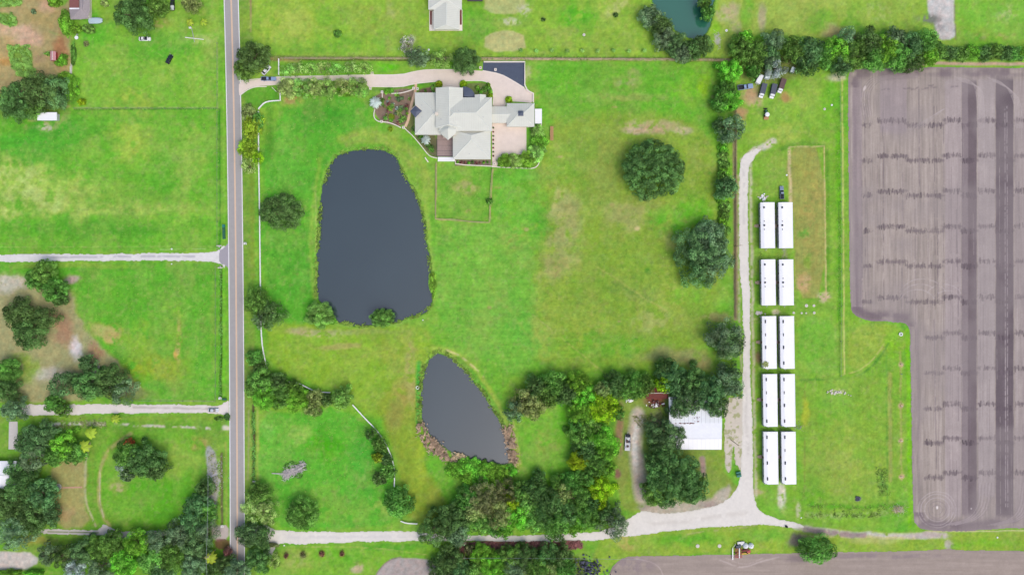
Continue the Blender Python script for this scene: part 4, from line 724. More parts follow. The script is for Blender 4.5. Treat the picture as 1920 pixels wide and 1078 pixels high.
# --- thicket at the bend of the white fence
for x, y, r, st, co, l in ((476,672,17,'bush','mid','green roadside bush above the fence bend'),(486,690,14,'oak','dark','dark bush beside the white fence just above the thicket'),(486,714,28,'oak','mid','green tree at the road in the thicket by the fence bend'),(520,716,20,'oak','dark','dark tree at the fence bend where the white rails start again'),(496,745,26,'bush','bright','leafy tree in the lower left of the thicket by the fence bend'),(525,742,27,'oak','mid','middle tree of the thicket by the fence bend'),(553,748,26,'bush','bright','bright tree of the thicket below the white rails'),(548,728,18,'oak','mid','tree touching the white rails in the thicket'),(470,732,14,'oak','weed','bush spilling onto the road edge by the thicket'),(586,765,20,'fine','olive','brownish olive tree at the lower right of the thicket'),(590,745,17,'oak','olive','olive tree just below the white rails at the thicket'),(612,750,14,'oak','dark','dark shrub between the olive tree and the yellow green tree'),(640,746,23,'oak','weed','yellow green tree in the gap of the white fence')):
    tree(x, y, r, r, st, co, l, h=4 + r * .17)
# --- along the curved fence
for x, y, r, st, co, l in ((698,815,15,'fine','dark','uppermost dark shrub along the curved white fence'),(712,835,16,'oak','mid','second shrub down along the curved white fence'),(708,858,11,'bush','yellow','yellow shrub along the curved white fence'),(724,862,14,'oak','dark','dark shrub tucked against the curved white fence'),(727,885,17,'oak','mid','green shrub near the lower end of the curved white fence'),(711,897,17,'loose','dark','lowest dark shrub along the curved white fence')):
    tree(x, y, r, r, st, co, l, h=4 + r * .1)
tree(747,942,29,33,'oak','mid','round tree at the lower end of the curved white fence',h=9); tree(565,965,32,31,'dense','mid','dense round tree alone on the bright lawn above the shell lane',h=10)
tree(484,925,26,22,'oak','mid','green tree beside the road above the pale yellow tree',h=8); tree(478,955,30,30,'fine','pale','pale yellow green tree hanging over the county road',h=7); tree(500,960,22,26,'fine','pale','pale yellow tree at the lane corner'); tree(468,1003,34,25,'oak','blue','dark tree over the road at the lane junction',h=9); tree(490,1010,18,26,'loose','dark','dark ragged tree beside the lane junction'); tree(483,1050,26,26,'oak','dark','dark tree beside the road at the bottom edge'); tree(440,1072,30,24,'oak','grey','grey green tree over the road at the bottom edge',h=9); tree(512,1052,12,16,'fine','pale','small pale tree at the bottom left of the lawn strip'); bush(507,1022,16,'moss','brownish brush at the lane junction',5)
# --- grove between ponds and barn
G = [(985,752,30,'loose','olive','olive tree at the upper left of the grove beside the small pond'),(1005,728,24,'oak','dark','dark tree at the top left corner of the grove'),(1040,722,28,'oak','mid','green tree on the top edge of the grove above the clearing'),(1085,722,26,'oak','bright','bright green tree at the top of the grove right of the clearing'),(1098,745,26,'oak','bright','bright tree above the yellow tree in the grove'),(1092,775,26,'bush','bright','light green tree left of the yellow tree in the grove'),(1130,765,32,'oak','lime','big yellow green tree in the upper grove'),(1155,722,26,'oak','dark','dark tree on the top edge between grove and red shed'),(1185,725,28,'oak','mid','green tree left of the red shed'),(1160,775,14,'oak','mid','small green tree right of the big yellow green tree'),
 (1090,818,26,'oak','mid','tree below the light green one on the right of the clearing'),(1125,815,28,'oak','bright','bright tree in the middle column of the grove'),(1140,840,24,'bush','bright','bright bush on the grey trailer side of the grove'),(1100,845,26,'oak','dark','dark tree in the middle column of the grove'),(1085,865,20,'bush','lime','small yellow tree on the right edge of the clearing'),(1120,870,26,'oak','mid','green tree above the lower yellow tree of the grove'),(1098,893,22,'oak','mid','tree left of the lower yellow tree'),(1128,918,26,'oak','lime','lower yellow green tree of the grove'),(1124,945,16,'oak','lime','small yellow tree below the lower yellow green tree'),
 (1085,935,26,'oak','mid','tree below the clearing, right of its tip'),(1058,925,22,'loose','olive','olive tree at the lower tip of the clearing'),(1030,945,28,'oak','dark','dark tree at the bottom of the clearing'),(1000,925,26,'oak','dark','dark tree left of the clearing tip'),(1065,965,26,'oak','dark','dark tree at the lower right of the grove'),(1100,970,26,'oak','mid','green tree at the lane on the lower right of the grove'),(1040,985,30,'oak','mid','tree hanging over the shell lane at the bottom of the grove'),(1005,975,28,'oak','weed','yellowish tree at the lane at the bottom of the grove'),(970,965,28,'oak','bright','bright tree in the lower grove'),(975,925,24,'oak','mid','green tree right of the brown olive tree'),(935,965,32,'oak','olive','olive tree in the lower left of the grove'),(905,935,36,'fine','moss','brownish olive tree south of the small pond'),(890,950,30,'oak','olive','olive tree beside the brownish one south of the small pond'),(950,925,26,'fine','moss','brown tinged tree south of the small pond'),(905,980,26,'oak','weed','yellowish tree above the lane at the lower left of the grove'),(945,992,20,'oak','bright','bright low tree at the lane edge in the grove'),
 (845,975,36,'oak','dark','dark tree over the lane at the left end of the grove'),(815,993,34,'loose','dark','dark tree covering the lane left of the grove'),(858,1003,24,'oak','grey','grey green tree over the lane at the left of the grove'),(868,965,22,'oak','dark','dark tree in the left end of the grove'),(1150,985,32,'loose','grey','grey green tree over the lane at the right end of the grove'),(1135,965,20,'oak','dark','dark tree above the grey green tree at the right of the grove'),(1045,905,14,'bush','mid','small bush poking into the clearing tip')]
G += [(965,770,22,'loose','grey','ragged tree beside the shore path at the upper left of the grove'),(1000,762,26,'oak','olive','olive tree facing the top of the clearing'),(1022,745,24,'oak','mid','green tree leaning into the top of the clearing'),(1062,740,24,'oak','dark','dark tree left of the bright trees on the grove top'),(1085,795,20,'oak','mid','green tree on the right edge of the clearing, below the light green one'),(1132,735,22,'oak','olive','olive tree above the big yellow green tree'),(1115,800,20,'oak','weed','light tree below the big yellow green tree'),(1070,905,20,'oak','mid','green tree at the lower right rim of the clearing'),(1138,880,18,'oak','bright','bright tree between the two lower yellow ones and the grey trailer track'),(1020,965,26,'oak','dark','dark tree low in the middle of the grove'),(985,945,24,'oak','weed','yellowish tree low in the middle of the grove'),(1075,985,22,'oak','bright','bright low tree at the lane under the grove'),(1110,945,20,'oak','dark','dark tree beneath the lower yellow green tree'),(875,940,26,'oak','mid','green tree at the west end of the brownish trees'),(930,985,22,'oak','mid','green tree at the lane right of the yellowish one'),(960,945,22,'oak','lime','small lime crown low in the grove'),(1010,895,14,'oak','dark','dark tree between bright bank bushes and clearing')]
for x, y, r, st, co, l in G: tree(x, y, r * 1.06, r * 1.06, st, co, l, h=6 + r * .16)
for i, (x, y, r) in enumerate(((850,882,16),(868,877,18),(888,874,18),(905,880,18),(925,884,18),(945,888,16),(958,884,14),(875,895,16),(898,898,18),(935,902,18))): bush(x, y, r, 'bright', f'{ORD[i]} bright bush from the left in the leafy bank south of the small pond', h=3.4, group='bright bushes on the bank south of the small pond')
# --- trees round the barn
for x, y, r, st, co, l in ((1250,690,22,'oak','dark','dark tree at the top of the trees above the red shed'),(1262,712,32,'oak','blue','dark tree right above the red shed'),(1300,715,30,'oak','dark','dark tree in the middle of the trees above the barn'),(1330,735,36,'oak','blue','large grey green tree over the back of the barn roof'),(1365,715,34,'loose','grey','grey green tree reaching the shell lane above the barn'),(1372,700,22,'loose','blue','ragged tree at the lane on the upper right of the barn trees'),(1290,750,32,'oak','blue','tree covering the upper left of the barn roof'),(1345,760,26,'oak','blue','tree covering the upper right corner of the barn roof'),(1245,720,18,'oak','lime','lime green tree above the red shed'),(1272,768,22,'loose','blue','loose low tree over the left edge of the barn roof'),(1210,722,22,'oak','mid','green tree just left of the red shed'),(1382,735,16,'loose','grey','small ragged tree at the lane beside the barn')):
    tree(x, y, r, r, st, co, l, h=7 + r * .16)
tree(1248,818,42,34,'oak','blue','blue green oak covering the lower left of the barn roof',h=12); tree(1240,860,32,32,'oak','dark','dark oak between the barn and the giant live oak',h=12); tree(1262,895,56,62,'oak','dark','giant live oak below the barn',h=15); tree(1230,925,30,28,'oak','mid','+',h=11); tree(1300,915,32,36,'oak','dark','+',h=12)
tree(1534,1031,37,30,'oak','mid','round green tree alone beside the lower right field track',h=9)
# --- north-east belt
for x, y, r, st, co, l in ((1388,88,24,'oak','mid','tree at the left end of the belt above the parked trucks'),(1415,100,30,'oak','mid','big green tree in the belt above the blue pickup'),(1398,72,18,'oak','bright','bright tree at the top of the belt above the trucks'),(1370,133,26,'oak','bright','bright tree at the corner of the north and east fences'),(1452,78,26,'loose','grey','dark grey tree at the top of the belt above the trucks'),(1456,126,23,'spray','silver','silvery bare limbed tree over the parked trailers'),(1448,118,20,'loose','grey','grey tree shading the parked trailers'),(1445,100,22,'oak','blue','dark tree behind the white box trailers'),(1415,132,16,'oak','mid','low tree between the blue pickup and the white trailers'),(1362,170,22,'oak','mid','tree on the east fence left of the blue pickup'),(1372,188,22,'bush','bright','bright tree on the east fence below the blue pickup'),(1352,192,18,'bush','mid','low green tree on the meadow side of the east fence'),(1373,241,30,'loose','grey','grey green tree on the east fence above the shell lane end'),(1355,236,18,'loose','blue','blue green tree on the meadow side of the grey one on the fence'),(1364,352,24,'oak','blue','dark round tree on the east fence opposite the first trailers'),(1355,330,12,'fine','weed','thin shrub tree above the dark round fence tree')):
    tree(x, y, r, r, st, co, l, h=6 + r * .14)
Bt = [(1492,92,24),(1520,95,28),(1515,122,22),(1550,105,24),(1572,92,28),(1595,75,26),(1600,100,30),(1580,122,20),(1632,80,30),(1640,108,26),(1665,90,28),(1680,70,22),(1690,105,26),(1710,85,28),(1715,112,22),(1738,80,28),(1742,105,20)]
for i, (x, y, r) in enumerate(Bt): tree(x, y, r * 1.1, r * 1.1, ['oak', 'oak', 'loose'][i % 3], ['mid', 'blue', 'dark', 'mid', 'bright', 'grey'][i % 6], f'{(ORD + ["fifteenth", "sixteenth", "seventeenth"])[i]} tree from the left in the tall belt above the ploughed field', group='tall belt above the ploughed field', h=6 + r * .15)
for i, x in enumerate((1765,1785,1805,1826,1848,1868,1888,1907,1925)): tree(x, 97 + (i * 7) % 5, 17, 16, 'bush' if i % 2 else 'oak', ['mid', 'dark', 'mid', 'bright', 'dark'][i % 5], f'{ORD[i]} bushy tree from the left in the low hedgerow above the ploughed field', group='low hedgerow above the ploughed field', h=4.5)
for i in range(11): bush(1357 + RT.uniform(-3, 3), 278 + i * 15.5, 11, ['bright', 'weed', 'mid'][i % 3], f'{ORD[i]} bush from the top in the strip along the east boundary fence', 13, h=2.6, group='bushes along the east boundary fence')
# --- north pond
for x, y, r, co, l in ((1220,30,24,'grey','grey tree at the upper left shore of the north pond'),(1240,45,24,'dark','dark tree on the left shore of the north pond'),(1245,70,24,'grey','grey tree below the left shore of the north pond'),(1268,82,26,'blue','tree at the lower left of the north pond'),(1300,92,24,'dark','dark tree on the fence below the north pond'),(1318,84,22,'dark','tree at the lower right of the north pond'),(1280,100,20,'grey','low grey tree on the fence below the north pond')): tree(x, y, r, r, 'oak', co, l, h=8)
tree(1328,22,14,17,'oak','mid','small tree on the right bank of the north pond',h=9); tree(1322,4,14,12,'oak','mid','small tree at the top right bank of the north pond',h=9)
# --- west middle
for x, y, r, st, co, l in ((80,512,26,'oak','mid','green tree just below the west gravel road'),(62,525,20,'oak','mid','+'),(98,545,26,'oak','mid','+'),(108,560,16,'oak','dark','+'),(30,590,32,'oak','dark','dark olive oak on the left bare ground'),(50,625,34,'oak','dark','+'),(80,595,26,'loose','dark','+'),(160,682,18,'oak','blue','small dark tree above the middle west driveway'),(115,722,30,'loose','blue','tree at the left of the row above the middle west driveway'),(160,722,32,'oak','dark','dark tree in the middle of the row above the middle west driveway'),(205,715,32,'oak','dark','dark tree at the right of the row above the middle west driveway'),(228,735,28,'loose','grey','last grey tree on the right of the row above the middle west driveway'),(98,758,20,'oak','mid','tree hanging over the middle west driveway'),(115,770,14,'loose','mid','small tree over the lower edge of the middle west driveway'),(12,695,24,'bush','mid','green bush at the left edge above the middle west driveway'),(8,730,26,'oak','dark','dark tree at the left edge above the middle west driveway'),(22,770,26,'loose','grey','grey tree over the left end of the middle west driveway')):
    tree(x, y, r, r, st, co, l, h=6 + r * .16)
# --- south west
for x, y, r, st, co, l in ((55,830,34,'oak','blue','blue green oak beside the concrete pad'),(85,815,26,'loose','blue','open tree right of the concrete pad'),(60,860,30,'loose','grey','grey tree over the white roofed building at the left edge'),(25,880,22,'loose','dark','ragged dark tree over the white roofed building'),(115,835,28,'oak','bright','bright green tree left of the two yellow palms'),(135,850,24,'oak','mid','green tree below the two yellow palms'),(100,855,22,'oak','mid','green tree between the oak and the bright tree'),(40,920,40,'oak','dark','large dark oak left of the brick path'),(75,930,34,'oak','blue','blue green oak just left of the brick path'),(15,945,36,'oak','dark','dark oak at the left edge below the white roof'),(60,965,38,'oak','dark','dark oak above the two track drive'),(20,1000,36,'loose','grey','grey oak at the left edge near the bottom'),(90,968,24,'loose','blue','ragged tree over the start of the two track drive'),
 (235,855,28,'oak','mid','large dark tree with a rust red top in the circular lawn'),(270,865,38,'oak','dark','+'),(290,880,24,'loose','dark','+'),(226,872,14,'spray','silver','+'),(235,890,16,'loose','grey','+'),(241,831,9,'bush','rust','+'),
 (383,915,20,'oak','dark','dark tree at the upper end of the belt along the grey verge'),(372,945,24,'oak','blue','tree in the belt between circular lawn and grey verge'),(385,965,22,'oak','mid','green tree in the belt beside the grey verge'),(360,975,30,'oak','blue','tree at the lower right of the circular lawn'),(385,995,26,'loose','grey','grey tree beside the grey apron'),(335,1003,30,'loose','grey','grey tree over the two track drive below the circular lawn'),(295,1015,28,'loose','grey','pale grey tree below the circular lawn'),(365,1020,32,'oak','blue','dark green tree beside the utility pole'),(255,1020,28,'oak','bright','bright tree at the bottom below the two track drive'),(210,1020,26,'oak','mid','green tree at the bottom below the fork of the two track drive'),(180,1030,26,'oak','mid','mid green tree in the bottom row left of the fork'),(150,1035,26,'oak','blue','blue green tree in the bottom row'),(120,1045,28,'loose','dark','open dark tree at the right of the pale bottom left drive'),(90,1040,24,'fine','grey','thin grey tree over the pale bottom left drive'),(230,1055,30,'oak','bright','bright tree at the bottom edge below the fork'),(185,1065,28,'loose','grey','grey tree at the bottom edge'),(140,1072,28,'fine','silver','silvery tree at the bottom left edge'),(280,1052,28,'oak','weed','yellowish green tree at the bottom edge'),(320,1045,30,'oak','mid','green tree at the bottom edge left of the utility pole'),(360,1062,28,'oak','grey','grey green tree at the bottom edge near the utility pole'),(300,1072,24,'oak','blue','blue green tree at the very bottom edge'),(420,1058,20,'oak','dark','dark tree between the utility pole and the road'),(400,1072,20,'loose','dark','dark tree below the utility pole'),(425,1035,8,'bush','maroon','maroon shrub at the road edge by the grey apron')):
    tree(x, y, r, r, st, co, l, h=5 + r * .18)
palm(168,812,15,'yellow','yellow palm at the head of the bright tree, upper of two',5,8,wfrond=.24); palm(156,838,15,'yellow','yellow palm right of the bright tree, lower of two',5,8,wfrond=.24); palm(215,785,11,'yellow','small yellow palm on the verge below the middle west driveway',3,9,wfrond=.18); palm(394,1047,14,'yellow','orange tinged yellow palm beside the utility pole',6,9,wfrond=.2)
bush(15,1074,26,'bright','bright hedge in the bottom left corner',7,cat='hedge',name='hedge'); bush(62,1074,22,'bright','bright hedge right of the bottom left corner',6,cat='hedge',name='hedge'); bush(425,782,6,'dark','dark bush at the road below the middle west driveway',7); bush(410,785,9,'mid','green bush on the verge below the middle west driveway',5,h=1.5)
# --- bottom grove
for x, y, r, st, co, l in ((845,1050,30,'oak','dark','dark tree beside the small field at the bottom'),(825,1070,26,'oak','dark','dark tree over the right edge of the small bottom field'),(862,1072,26,'oak','blue','blue green tree at the bottom edge by the dead red stump'),(905,1045,26,'bush','bright','bright tree below the red brown verge of the lane'),(925,1065,28,'bush','bright','bright tree at the bottom edge in the lower grove'),(890,1068,22,'oak','weed','yellowish tree at the bottom edge in the lower grove'),(955,1045,26,'oak','mid','green tree in the middle of the lower grove'),(985,1045,26,'oak','dark','dark tree in the middle of the lower grove'),(965,1070,26,'oak','grey','grey green tree at the bottom edge of the lower grove'),(1010,1068,28,'oak','mid','green tree at the bottom edge right of the grey one'),(1025,1040,26,'loose','dark','dark ragged tree at the right of the lower grove'),(1055,1042,24,'loose','dark','dark tree at the upper right end of the lower grove'),(1060,1068,24,'oak','mid','tree at the bottom right end of the lower grove'),(1035,1072,16,'bush','pale','pale bush at the bottom edge of the lower grove'),(880,1032,10,'bush','moss','brown bush at the left end of the red brown verge')):
    tree(x, y, r, r, st, co, l, h=6 + r * .12)
bush(873,1052,5,'rust','dark red shrub beside the leaning post in the lower grove',7)

# --- low growth nobody could count
def scatter(name, areas, n, size, hgt, colour, label, seed=1, cat='weeds'):
    rs = np.random.RandomState(seed); pts = []
    per = n // len(areas)
    for kind, data, wd in areas:
        if kind == 'line':
            q = smooth(data, False, 2) if len(data) > 2 else data; L_ = [math.dist(q[i], q[i + 1]) for i in range(len(q) - 1)]; cum = np.cumsum([0] + L_); t = rs.rand(per) * cum[-1]; i = np.clip(np.searchsorted(cum, t) - 1, 0, len(L_) - 1)
            q = np.array(q); f = ((t - cum[i]) / np.array(L_)[i])[:, None]; p = q[i] * (1 - f) + q[i + 1] * f + rs.normal(size=(per, 2)) * wd / 2
        else:
            a = np.array(data); p = rs.rand(per * 3, 2) * (a.max(0) - a.min(0)) + a.min(0); p = p[sdpoly(p[:, 0], p[:, 1], data) < 0][:per]
        cl = fbm(p[:, 0], p[:, 1], 6, 300 + seed, 2); p = p[cl > .42]
        if kind == 'poly':
            for Z in (POND1, POND2, DRIVE, [(770,160),(1020,160),(1020,320),(770,320)], FIELD, [(455,135),(700,135),(700,180),(455,180)]): p = p[sdpoly(p[:, 0], p[:, 1], Z) > 2]
        pts.append(p)
    p = np.concatenate(pts); k = len(p); P_ = np.stack([(p[:, 0] - 960) * S, (539 - p[:, 1]) * S, rs.rand(k) * hgt], 1); N = rs.normal(size=(k, 3)); N[:, 2] = np.abs(N[:, 2]) + 1.0; N /= np.linalg.norm(N, axis=1)[:, None]
    o = leaf_mesh(name, P_, N, .6 + .8 * vn(p[:, 0], p[:, 1], 5, 7) + .2 * rs.rand(k) - .1, size * (.6 + .8 * rs.rand(k)), LEAF[colour], rs, 1.8); return tag(o, label, cat, None, 'stuff')
scatter('reeds', [('line', [(788,795),(795,818),(812,840),(832,855),(852,868)], 9), ('line', [(800,820),(830,850)], 8), ('line', [(952,800),(957,830),(964,862)], 9)], 5200, .55, 1.1, 'straw', 'dry brown reeds along the lower shores of the small pond', 3, 'reeds')
scatter('reeds', [('line', [(848,856),(862,852),(872,860)], 6), ('line', [(958,868),(966,880)], 6)], 900, .5, 1, 'straw', 'dry brown reeds by the bright bushes at the small pond', 4, 'reeds')
ring = lambda P_, a, b: ('line', smooth(P_, True, 1)[a:b], 4)
scatter('shore_weeds', [('line', [(608,345),(620,310),(632,288),(660,282),(700,277),(732,282),(750,298),(755,325),(770,345),(788,380),(797,420),(803,470),(809,520)], 4), ('line', [(601,380),(597,440),(593,500),(592,555)], 4), ('line', [(630,602),(672,612),(700,611),(740,604),(770,596),(800,586),(810,570)], 4)], 4200, .42, .35, 'grass', 'tall shore weeds round the big pond', 5)
scatter('shore_weeds', [('line', [(802,672),(815,658),(836,661),(852,674),(870,690),(890,714),(908,735),(924,765),(942,790),(950,812)], 5), ('line', [(800,678),(790,700),(786,735),(786,790)], 5)], 2600, .42, .35, 'grass', 'green shore weeds round the small pond', 6)
scatter('ditch_weeds', [('line', [(414,498),(414,620),(413,748)], 3.5), ('line', [(475,770),(476,830),(475,900)], 4)], 1300, .35, .3, 'mid', 'dark weeds in the two roadside ditches', 7)
scatter('tall_weeds', [('poly', [(14,85),(58,85),(62,135),(70,150),(25,140)], 0), ('poly', [(-20,-10),(45,-10),(40,12),(-20,15)], 0), ('poly', [(-10,22),(28,25),(34,45),(22,53),(5,45),(-10,35)], 0), ('poly', [(25,120),(66,120),(70,150),(28,142)], 0)], 9000, .5, .8, 'weed', 'tall weed patches on the bare north west yard', 8)
scatter('tall_weeds', [('line', [(500,108),(1390,111)], 6)], 2500, .35, .3, 'grass', 'rank grass along the north boundary fence', 9)
scatter('tall_weeds', [('line', [(140,205),(408,204)], 2), ('line', [(1572,270),(1574,600)], 4)], 1200, .3, .2, 'grass', 'rank grass along the west wire fence and the field track', 10)
scatter('dead_brush', [('poly', [(862,1016),(1092,1013),(1092,1028),(860,1036)], 0)], 5200, .5, .7, 'maroon', 'red brown dead brush beside the shell lane', 11, 'brush')
scatter('weeds', [('line', [(1456,385),(1458,460),(1459,570),(1460,690),(1462,800),(1464,900)], 5), ('line', [(1425,385),(1427,570),(1429,690),(1431,800),(1433,900)], 3)], 1300, .35, .3, 'grass', 'weeds and litter between the two rows of white trailers', 12)
scatter('tall_weeds', [('line', [(1520,948),(1600,956),(1690,950)], 8), ('line', [(1510,965),(1650,965)], 6), ('poly', [(1640,870),(1665,880),(1670,930),(1648,930)], 0)], 2000, .35, .25, 'grass', 'rank weeds along the lower edge of the east pasture', 13)
scatter('weeds', [('line', [(392,985),(408,900),(398,850)], 12), ('line', [(80,795),(200,795)], 8)], 1500, .4, .3, 'moss', 'dry weeds round the grey verge and white rubble strip', 14)
scatter('leaf_litter', [('poly', [(1185,780),(1240,770),(1250,800),(1200,810)], 0), ('line', [(1390,110),(1500,115)], 14)], 1500, .4, .3, 'moss', 'brown leaf litter under the barn oaks and trailer trees', 15, 'litter')
scatter('grass_tufts', [('poly', [(495,180),(1335,120),(1335,690),(840,640),(830,300),(500,600)], 0)], 5000, .3, .15, 'grass', 'loose grass tufts scattered over the main meadow', 16, 'grass')
scatter('grass_tufts', [('poly', [(1405,240),(1590,150),(1592,600),(1700,620),(1705,985),(1500,960)], 0), ('poly', [(0,60),(410,60),(410,470),(0,470)], 0), ('poly', [(490,770),(740,770),(740,985),(490,985)], 0), ('poly', [(100,500),(408,500),(408,745),(200,745)], 0)], 7000, .3, .15, 'grass', 'loose grass tufts scattered over the outer pastures', 17, 'grass')

# ------------------------------------------------------------------ fences
def fence(P_, label, kind='white', gap=2.4, name='fence', h=1.35, smooth_it=1, group=None):
    Q = [Vector(U(*p)) for p in (smooth(P_, False, smooth_it) if smooth_it and len(P_) > 2 else P_)]
    root = empty(name, Q[0], label, 'fence', group); b = Q[0]; cs = dict(white=('white', .30), rail=('wood', .12), wire=('wire', .05), dark=('darkpost', .12))[kind]
    mt = M[cs[0]]; loc = [q - b for q in Q]
    def band(z0, z1, wd, nm):
        mb = MB(); V = []; n = len(loc)
        for i in range(n):
            d = loc[min(i + 1, n - 1)] - loc[max(i - 1, 0)]; d.normalize(); nn = Vector((-d.y, d.x, 0)) * wd / 2
            V += [(loc[i] + nn).to_tuple()[:2] + (z0,), (loc[i] - nn).to_tuple()[:2] + (z0,), (loc[i] - nn).to_tuple()[:2] + (z1,), (loc[i] + nn).to_tuple()[:2] + (z1,)]
        F = [(4*i + k, 4*i + (k + 1) % 4, 4*i + 4 + (k + 1) % 4, 4*i + 4 + k) for i in range(n - 1) for k in range(4)] + [(3, 2, 1, 0), (4*n - 4, 4*n - 3, 4*n - 2, 4*n - 1)]
        mb.add(V, F); return mb.build(nm, mt, root)
    if kind == 'white': band(h - .1, h, .46, 'cap'); band(.75, .98, .08, 'rail'); band(.3, .55, .08, 'rail')
    elif kind == 'wire':
        for z in (.4, .8, 1.15): band(z, z + .03, .03, 'wire')
    else:
        for z in (.35, .75, h - .15): band(z, z + .12, .07, 'rail')
    # posts
    L_ = [0]; 
    for i in range(1, len(loc)): L_.append(L_[-1] + (loc[i] - loc[i - 1]).length)
    n = max(2, min(70, int(L_[-1] / gap) + 1)); pm = MB().box(0, 0, h / 2 - .05, .16, .16, h + .12).build('post', mt, root)
    for k in range(n):
        t = L_[-1] * k / (n - 1); i = 0
        while i < len(L_) - 2 and L_[i + 1] < t: i += 1
        f = (t - L_[i]) / max(1e-6, L_[i + 1] - L_[i]); p = loc[i].lerp(loc[i + 1], f); o = pm if k == 0 else pm.copy()
        if k: C.objects.link(o); o.parent = root
        o.location = p
    return root
fence([(486,206),(489,202),(497,194),(508,191),(527,190)], 'short curved white fence below the entrance of the paved drive')
fence([(527,190),(526.5,172)], 'short straight white fence piece at the driveway gate', smooth_it=0)
fence([(524,112),(524,142)], 'white fence piece north of the driveway gate', smooth_it=0)
fence([(486,210),(486.5,300),(488,380),(489,470),(490,560),(491,620),(494,655),(502,690)], 'long straight white fence along the county road')
fence([(527,713),(545,715),(560,717),(570,722),(590,732),(600,734),(620,735)], 'white fence bending past the thicket')
fence([(662,758),(685,783),(705,803),(720,823),(731,845),(738,865),(741,885),(740,911)], 'curved white fence between bright lawn and small pond')
fence([(752,975),(762,979),(783,980)], 'short white fence by the lane below the curved one')
fence([(140,204),(408,204)], 'wire fence crossing the west fields', 'wire', 6, smooth_it=0); fence([(408,82),(408,204)], 'wire fence along the road beside the top west field', 'wire', 6, smooth_it=0)
fence([(408,210),(408,468)], 'wire fence along the ditch beside the middle west field', 'wire', 6, smooth_it=0); fence([(405,500),(405,748)], 'wire fence along the ditch south of the west gravel road', 'wire', 6, smooth_it=0); fence([(262,751),(404,752)], 'wire fence above the middle west driveway', 'wire', 5, smooth_it=0)
fence([(527,110.5),(904,110.5)], 'wooden rail fence above the paved drive', 'rail', 4, smooth_it=0); fence([(905,110),(1392,113)], 'wooden rail fence above the main meadow', 'rail', 4, smooth_it=0)
fence([(818,305),(817,410),(850,411),(880,416),(917,417),(919,360),(923,316)], 'thin wooden fence round the pen below the house', 'rail', 3.5, smooth_it=0)
fence([(1379,200),(1378,420),(1377,592)], 'dark boundary fence along the shell lane', 'dark', 4, smooth_it=0)
fence([(1574,150),(1577,420),(1576,705)], 'wire fence between the trailers and the ploughed field', 'wire', 8, smooth_it=0)
ribbon('gate', [(511,165),(515,169),(519,173)], .2, .1, 1.3, M['wallcap'], 'cream swung open gate leaf south of the drive entrance', 'gate', it=0)
wall = lambda P_, l, h=.55, wd=.38, it=1: ribbon('garden_wall', P_, wd, 0, h, M['wallcap'], l, 'wall', it=it)
wall([(757,239),(765,247),(775,256),(790,274),(803,291),(810,295),(820,297)], 'cream wall curving from the garden path down to the lanai')
wall([(703,205),(701,215),(702,222),(708,228),(716,229),(728,230),(740,234),(752,240)], 'cream wall curving round the lower edge of the mulched garden')
wall([(734,176),(748,176),(762,173),(776,168)], 'short cream wall at the top of the mulched garden'); wall([(717,174),(717,184)], 'tiny cream wall at the upper left of the mulched garden', .5)
wall([(854,302),(854,309),(924,312),(935,314),(985,316),(1000,316),(1006,313),(1010,308),(1011,304)], 'long cream wall below the house and its bright trees')
wall([(907,117),(984,117),(984,160),(988,169),(993,173),(1000,176),(1000,193)], 'cream wall enclosing the dark parking pad', .7, .55, 0)
wall([(1015,232),(1015,241)], 'stub of cream wall below the white side roof')
def pier(px, py, l):
    x, y, _ = U(px, py); t = empty('gate_pier', (x, y, 0), l, 'pier'); MB().box(0, 0, .5, .9, .9, 1.0).build('shaft', M['wallcap'], t); mb = MB().box(0, 0, 1.05, 1.15, 1.15, .1); mb.build('cap', M['wallcap'], t); MB().box(0, 0, 1.22, .35, .35, .24, 0, .7).build('lantern', M['bed'], t)
for a in ((757,240,'pier where the garden path meets the curving wall'),(716,229,'pier on the wall below the silver palm'),(717,174,'pier at the upper left of the mulched garden'),(776,167,'pier left of the garden path'),(783,168,'pier right of the garden path'),(927,308,'pier at the lower right corner of the house'),(698.5,138.5,'pier on the upper side of the drive'),(695,167,'pier on the lower side of the drive'),(901,128.5,'pier between the round dark tree and the parking pad'),(929,132,'pier on the edge of the parking pad')): pier(*a)

# ------------------------------------------------------------------ buildings
def rect(x0, y0, x1, y1, z):      # photo corners of something at height z -> metres
    a = U(x0, y1, z); b = U(x1, y0, z); return a[0], a[1], b[0], b[1]
def wallbox(root, px, z, mat, inset=.5, name='wall', gl=None):
    x0, y0, x1, y1 = rect(*px, z); mb = MB(); mb.box((x0 + x1) / 2, (y0 + y1) / 2, (z - .2) / 2, x1 - x0 - 2 * inset, y1 - y0 - 2 * inset, z - .2); return mb.build(name, mat, root)
def win(root, x, y, z, wd, ht, side, name='window'):
    ox, oy = root.location.x, root.location.y; dx, dy = {'n': (0, 1), 's': (0, -1), 'e': (1, 0), 'w': (-1, 0)}[side]; x -= ox; y -= oy
    r = MB().box(0, 0, 0, (wd + .24) if dy else .07, (wd + .24) if dx else .07, ht + .24).build(name, M['frame'], root, (0, 0, 0)); r.location = (x + dx * .03, y + dy * .03, z)
    MB().box(0, 0, 0, wd if dy else .06, wd if dx else .06, ht).build('pane' if name == 'window' else 'leaf', M['glass'] if name == 'window' else M['door'], r, (0, 0, 0)).location = (dx * .03, dy * .03, 0)
hz = wroot('white_roofed_house', 870, 232, 'large house with pale metal hip roofs, garage wing and dark turret', 'house')
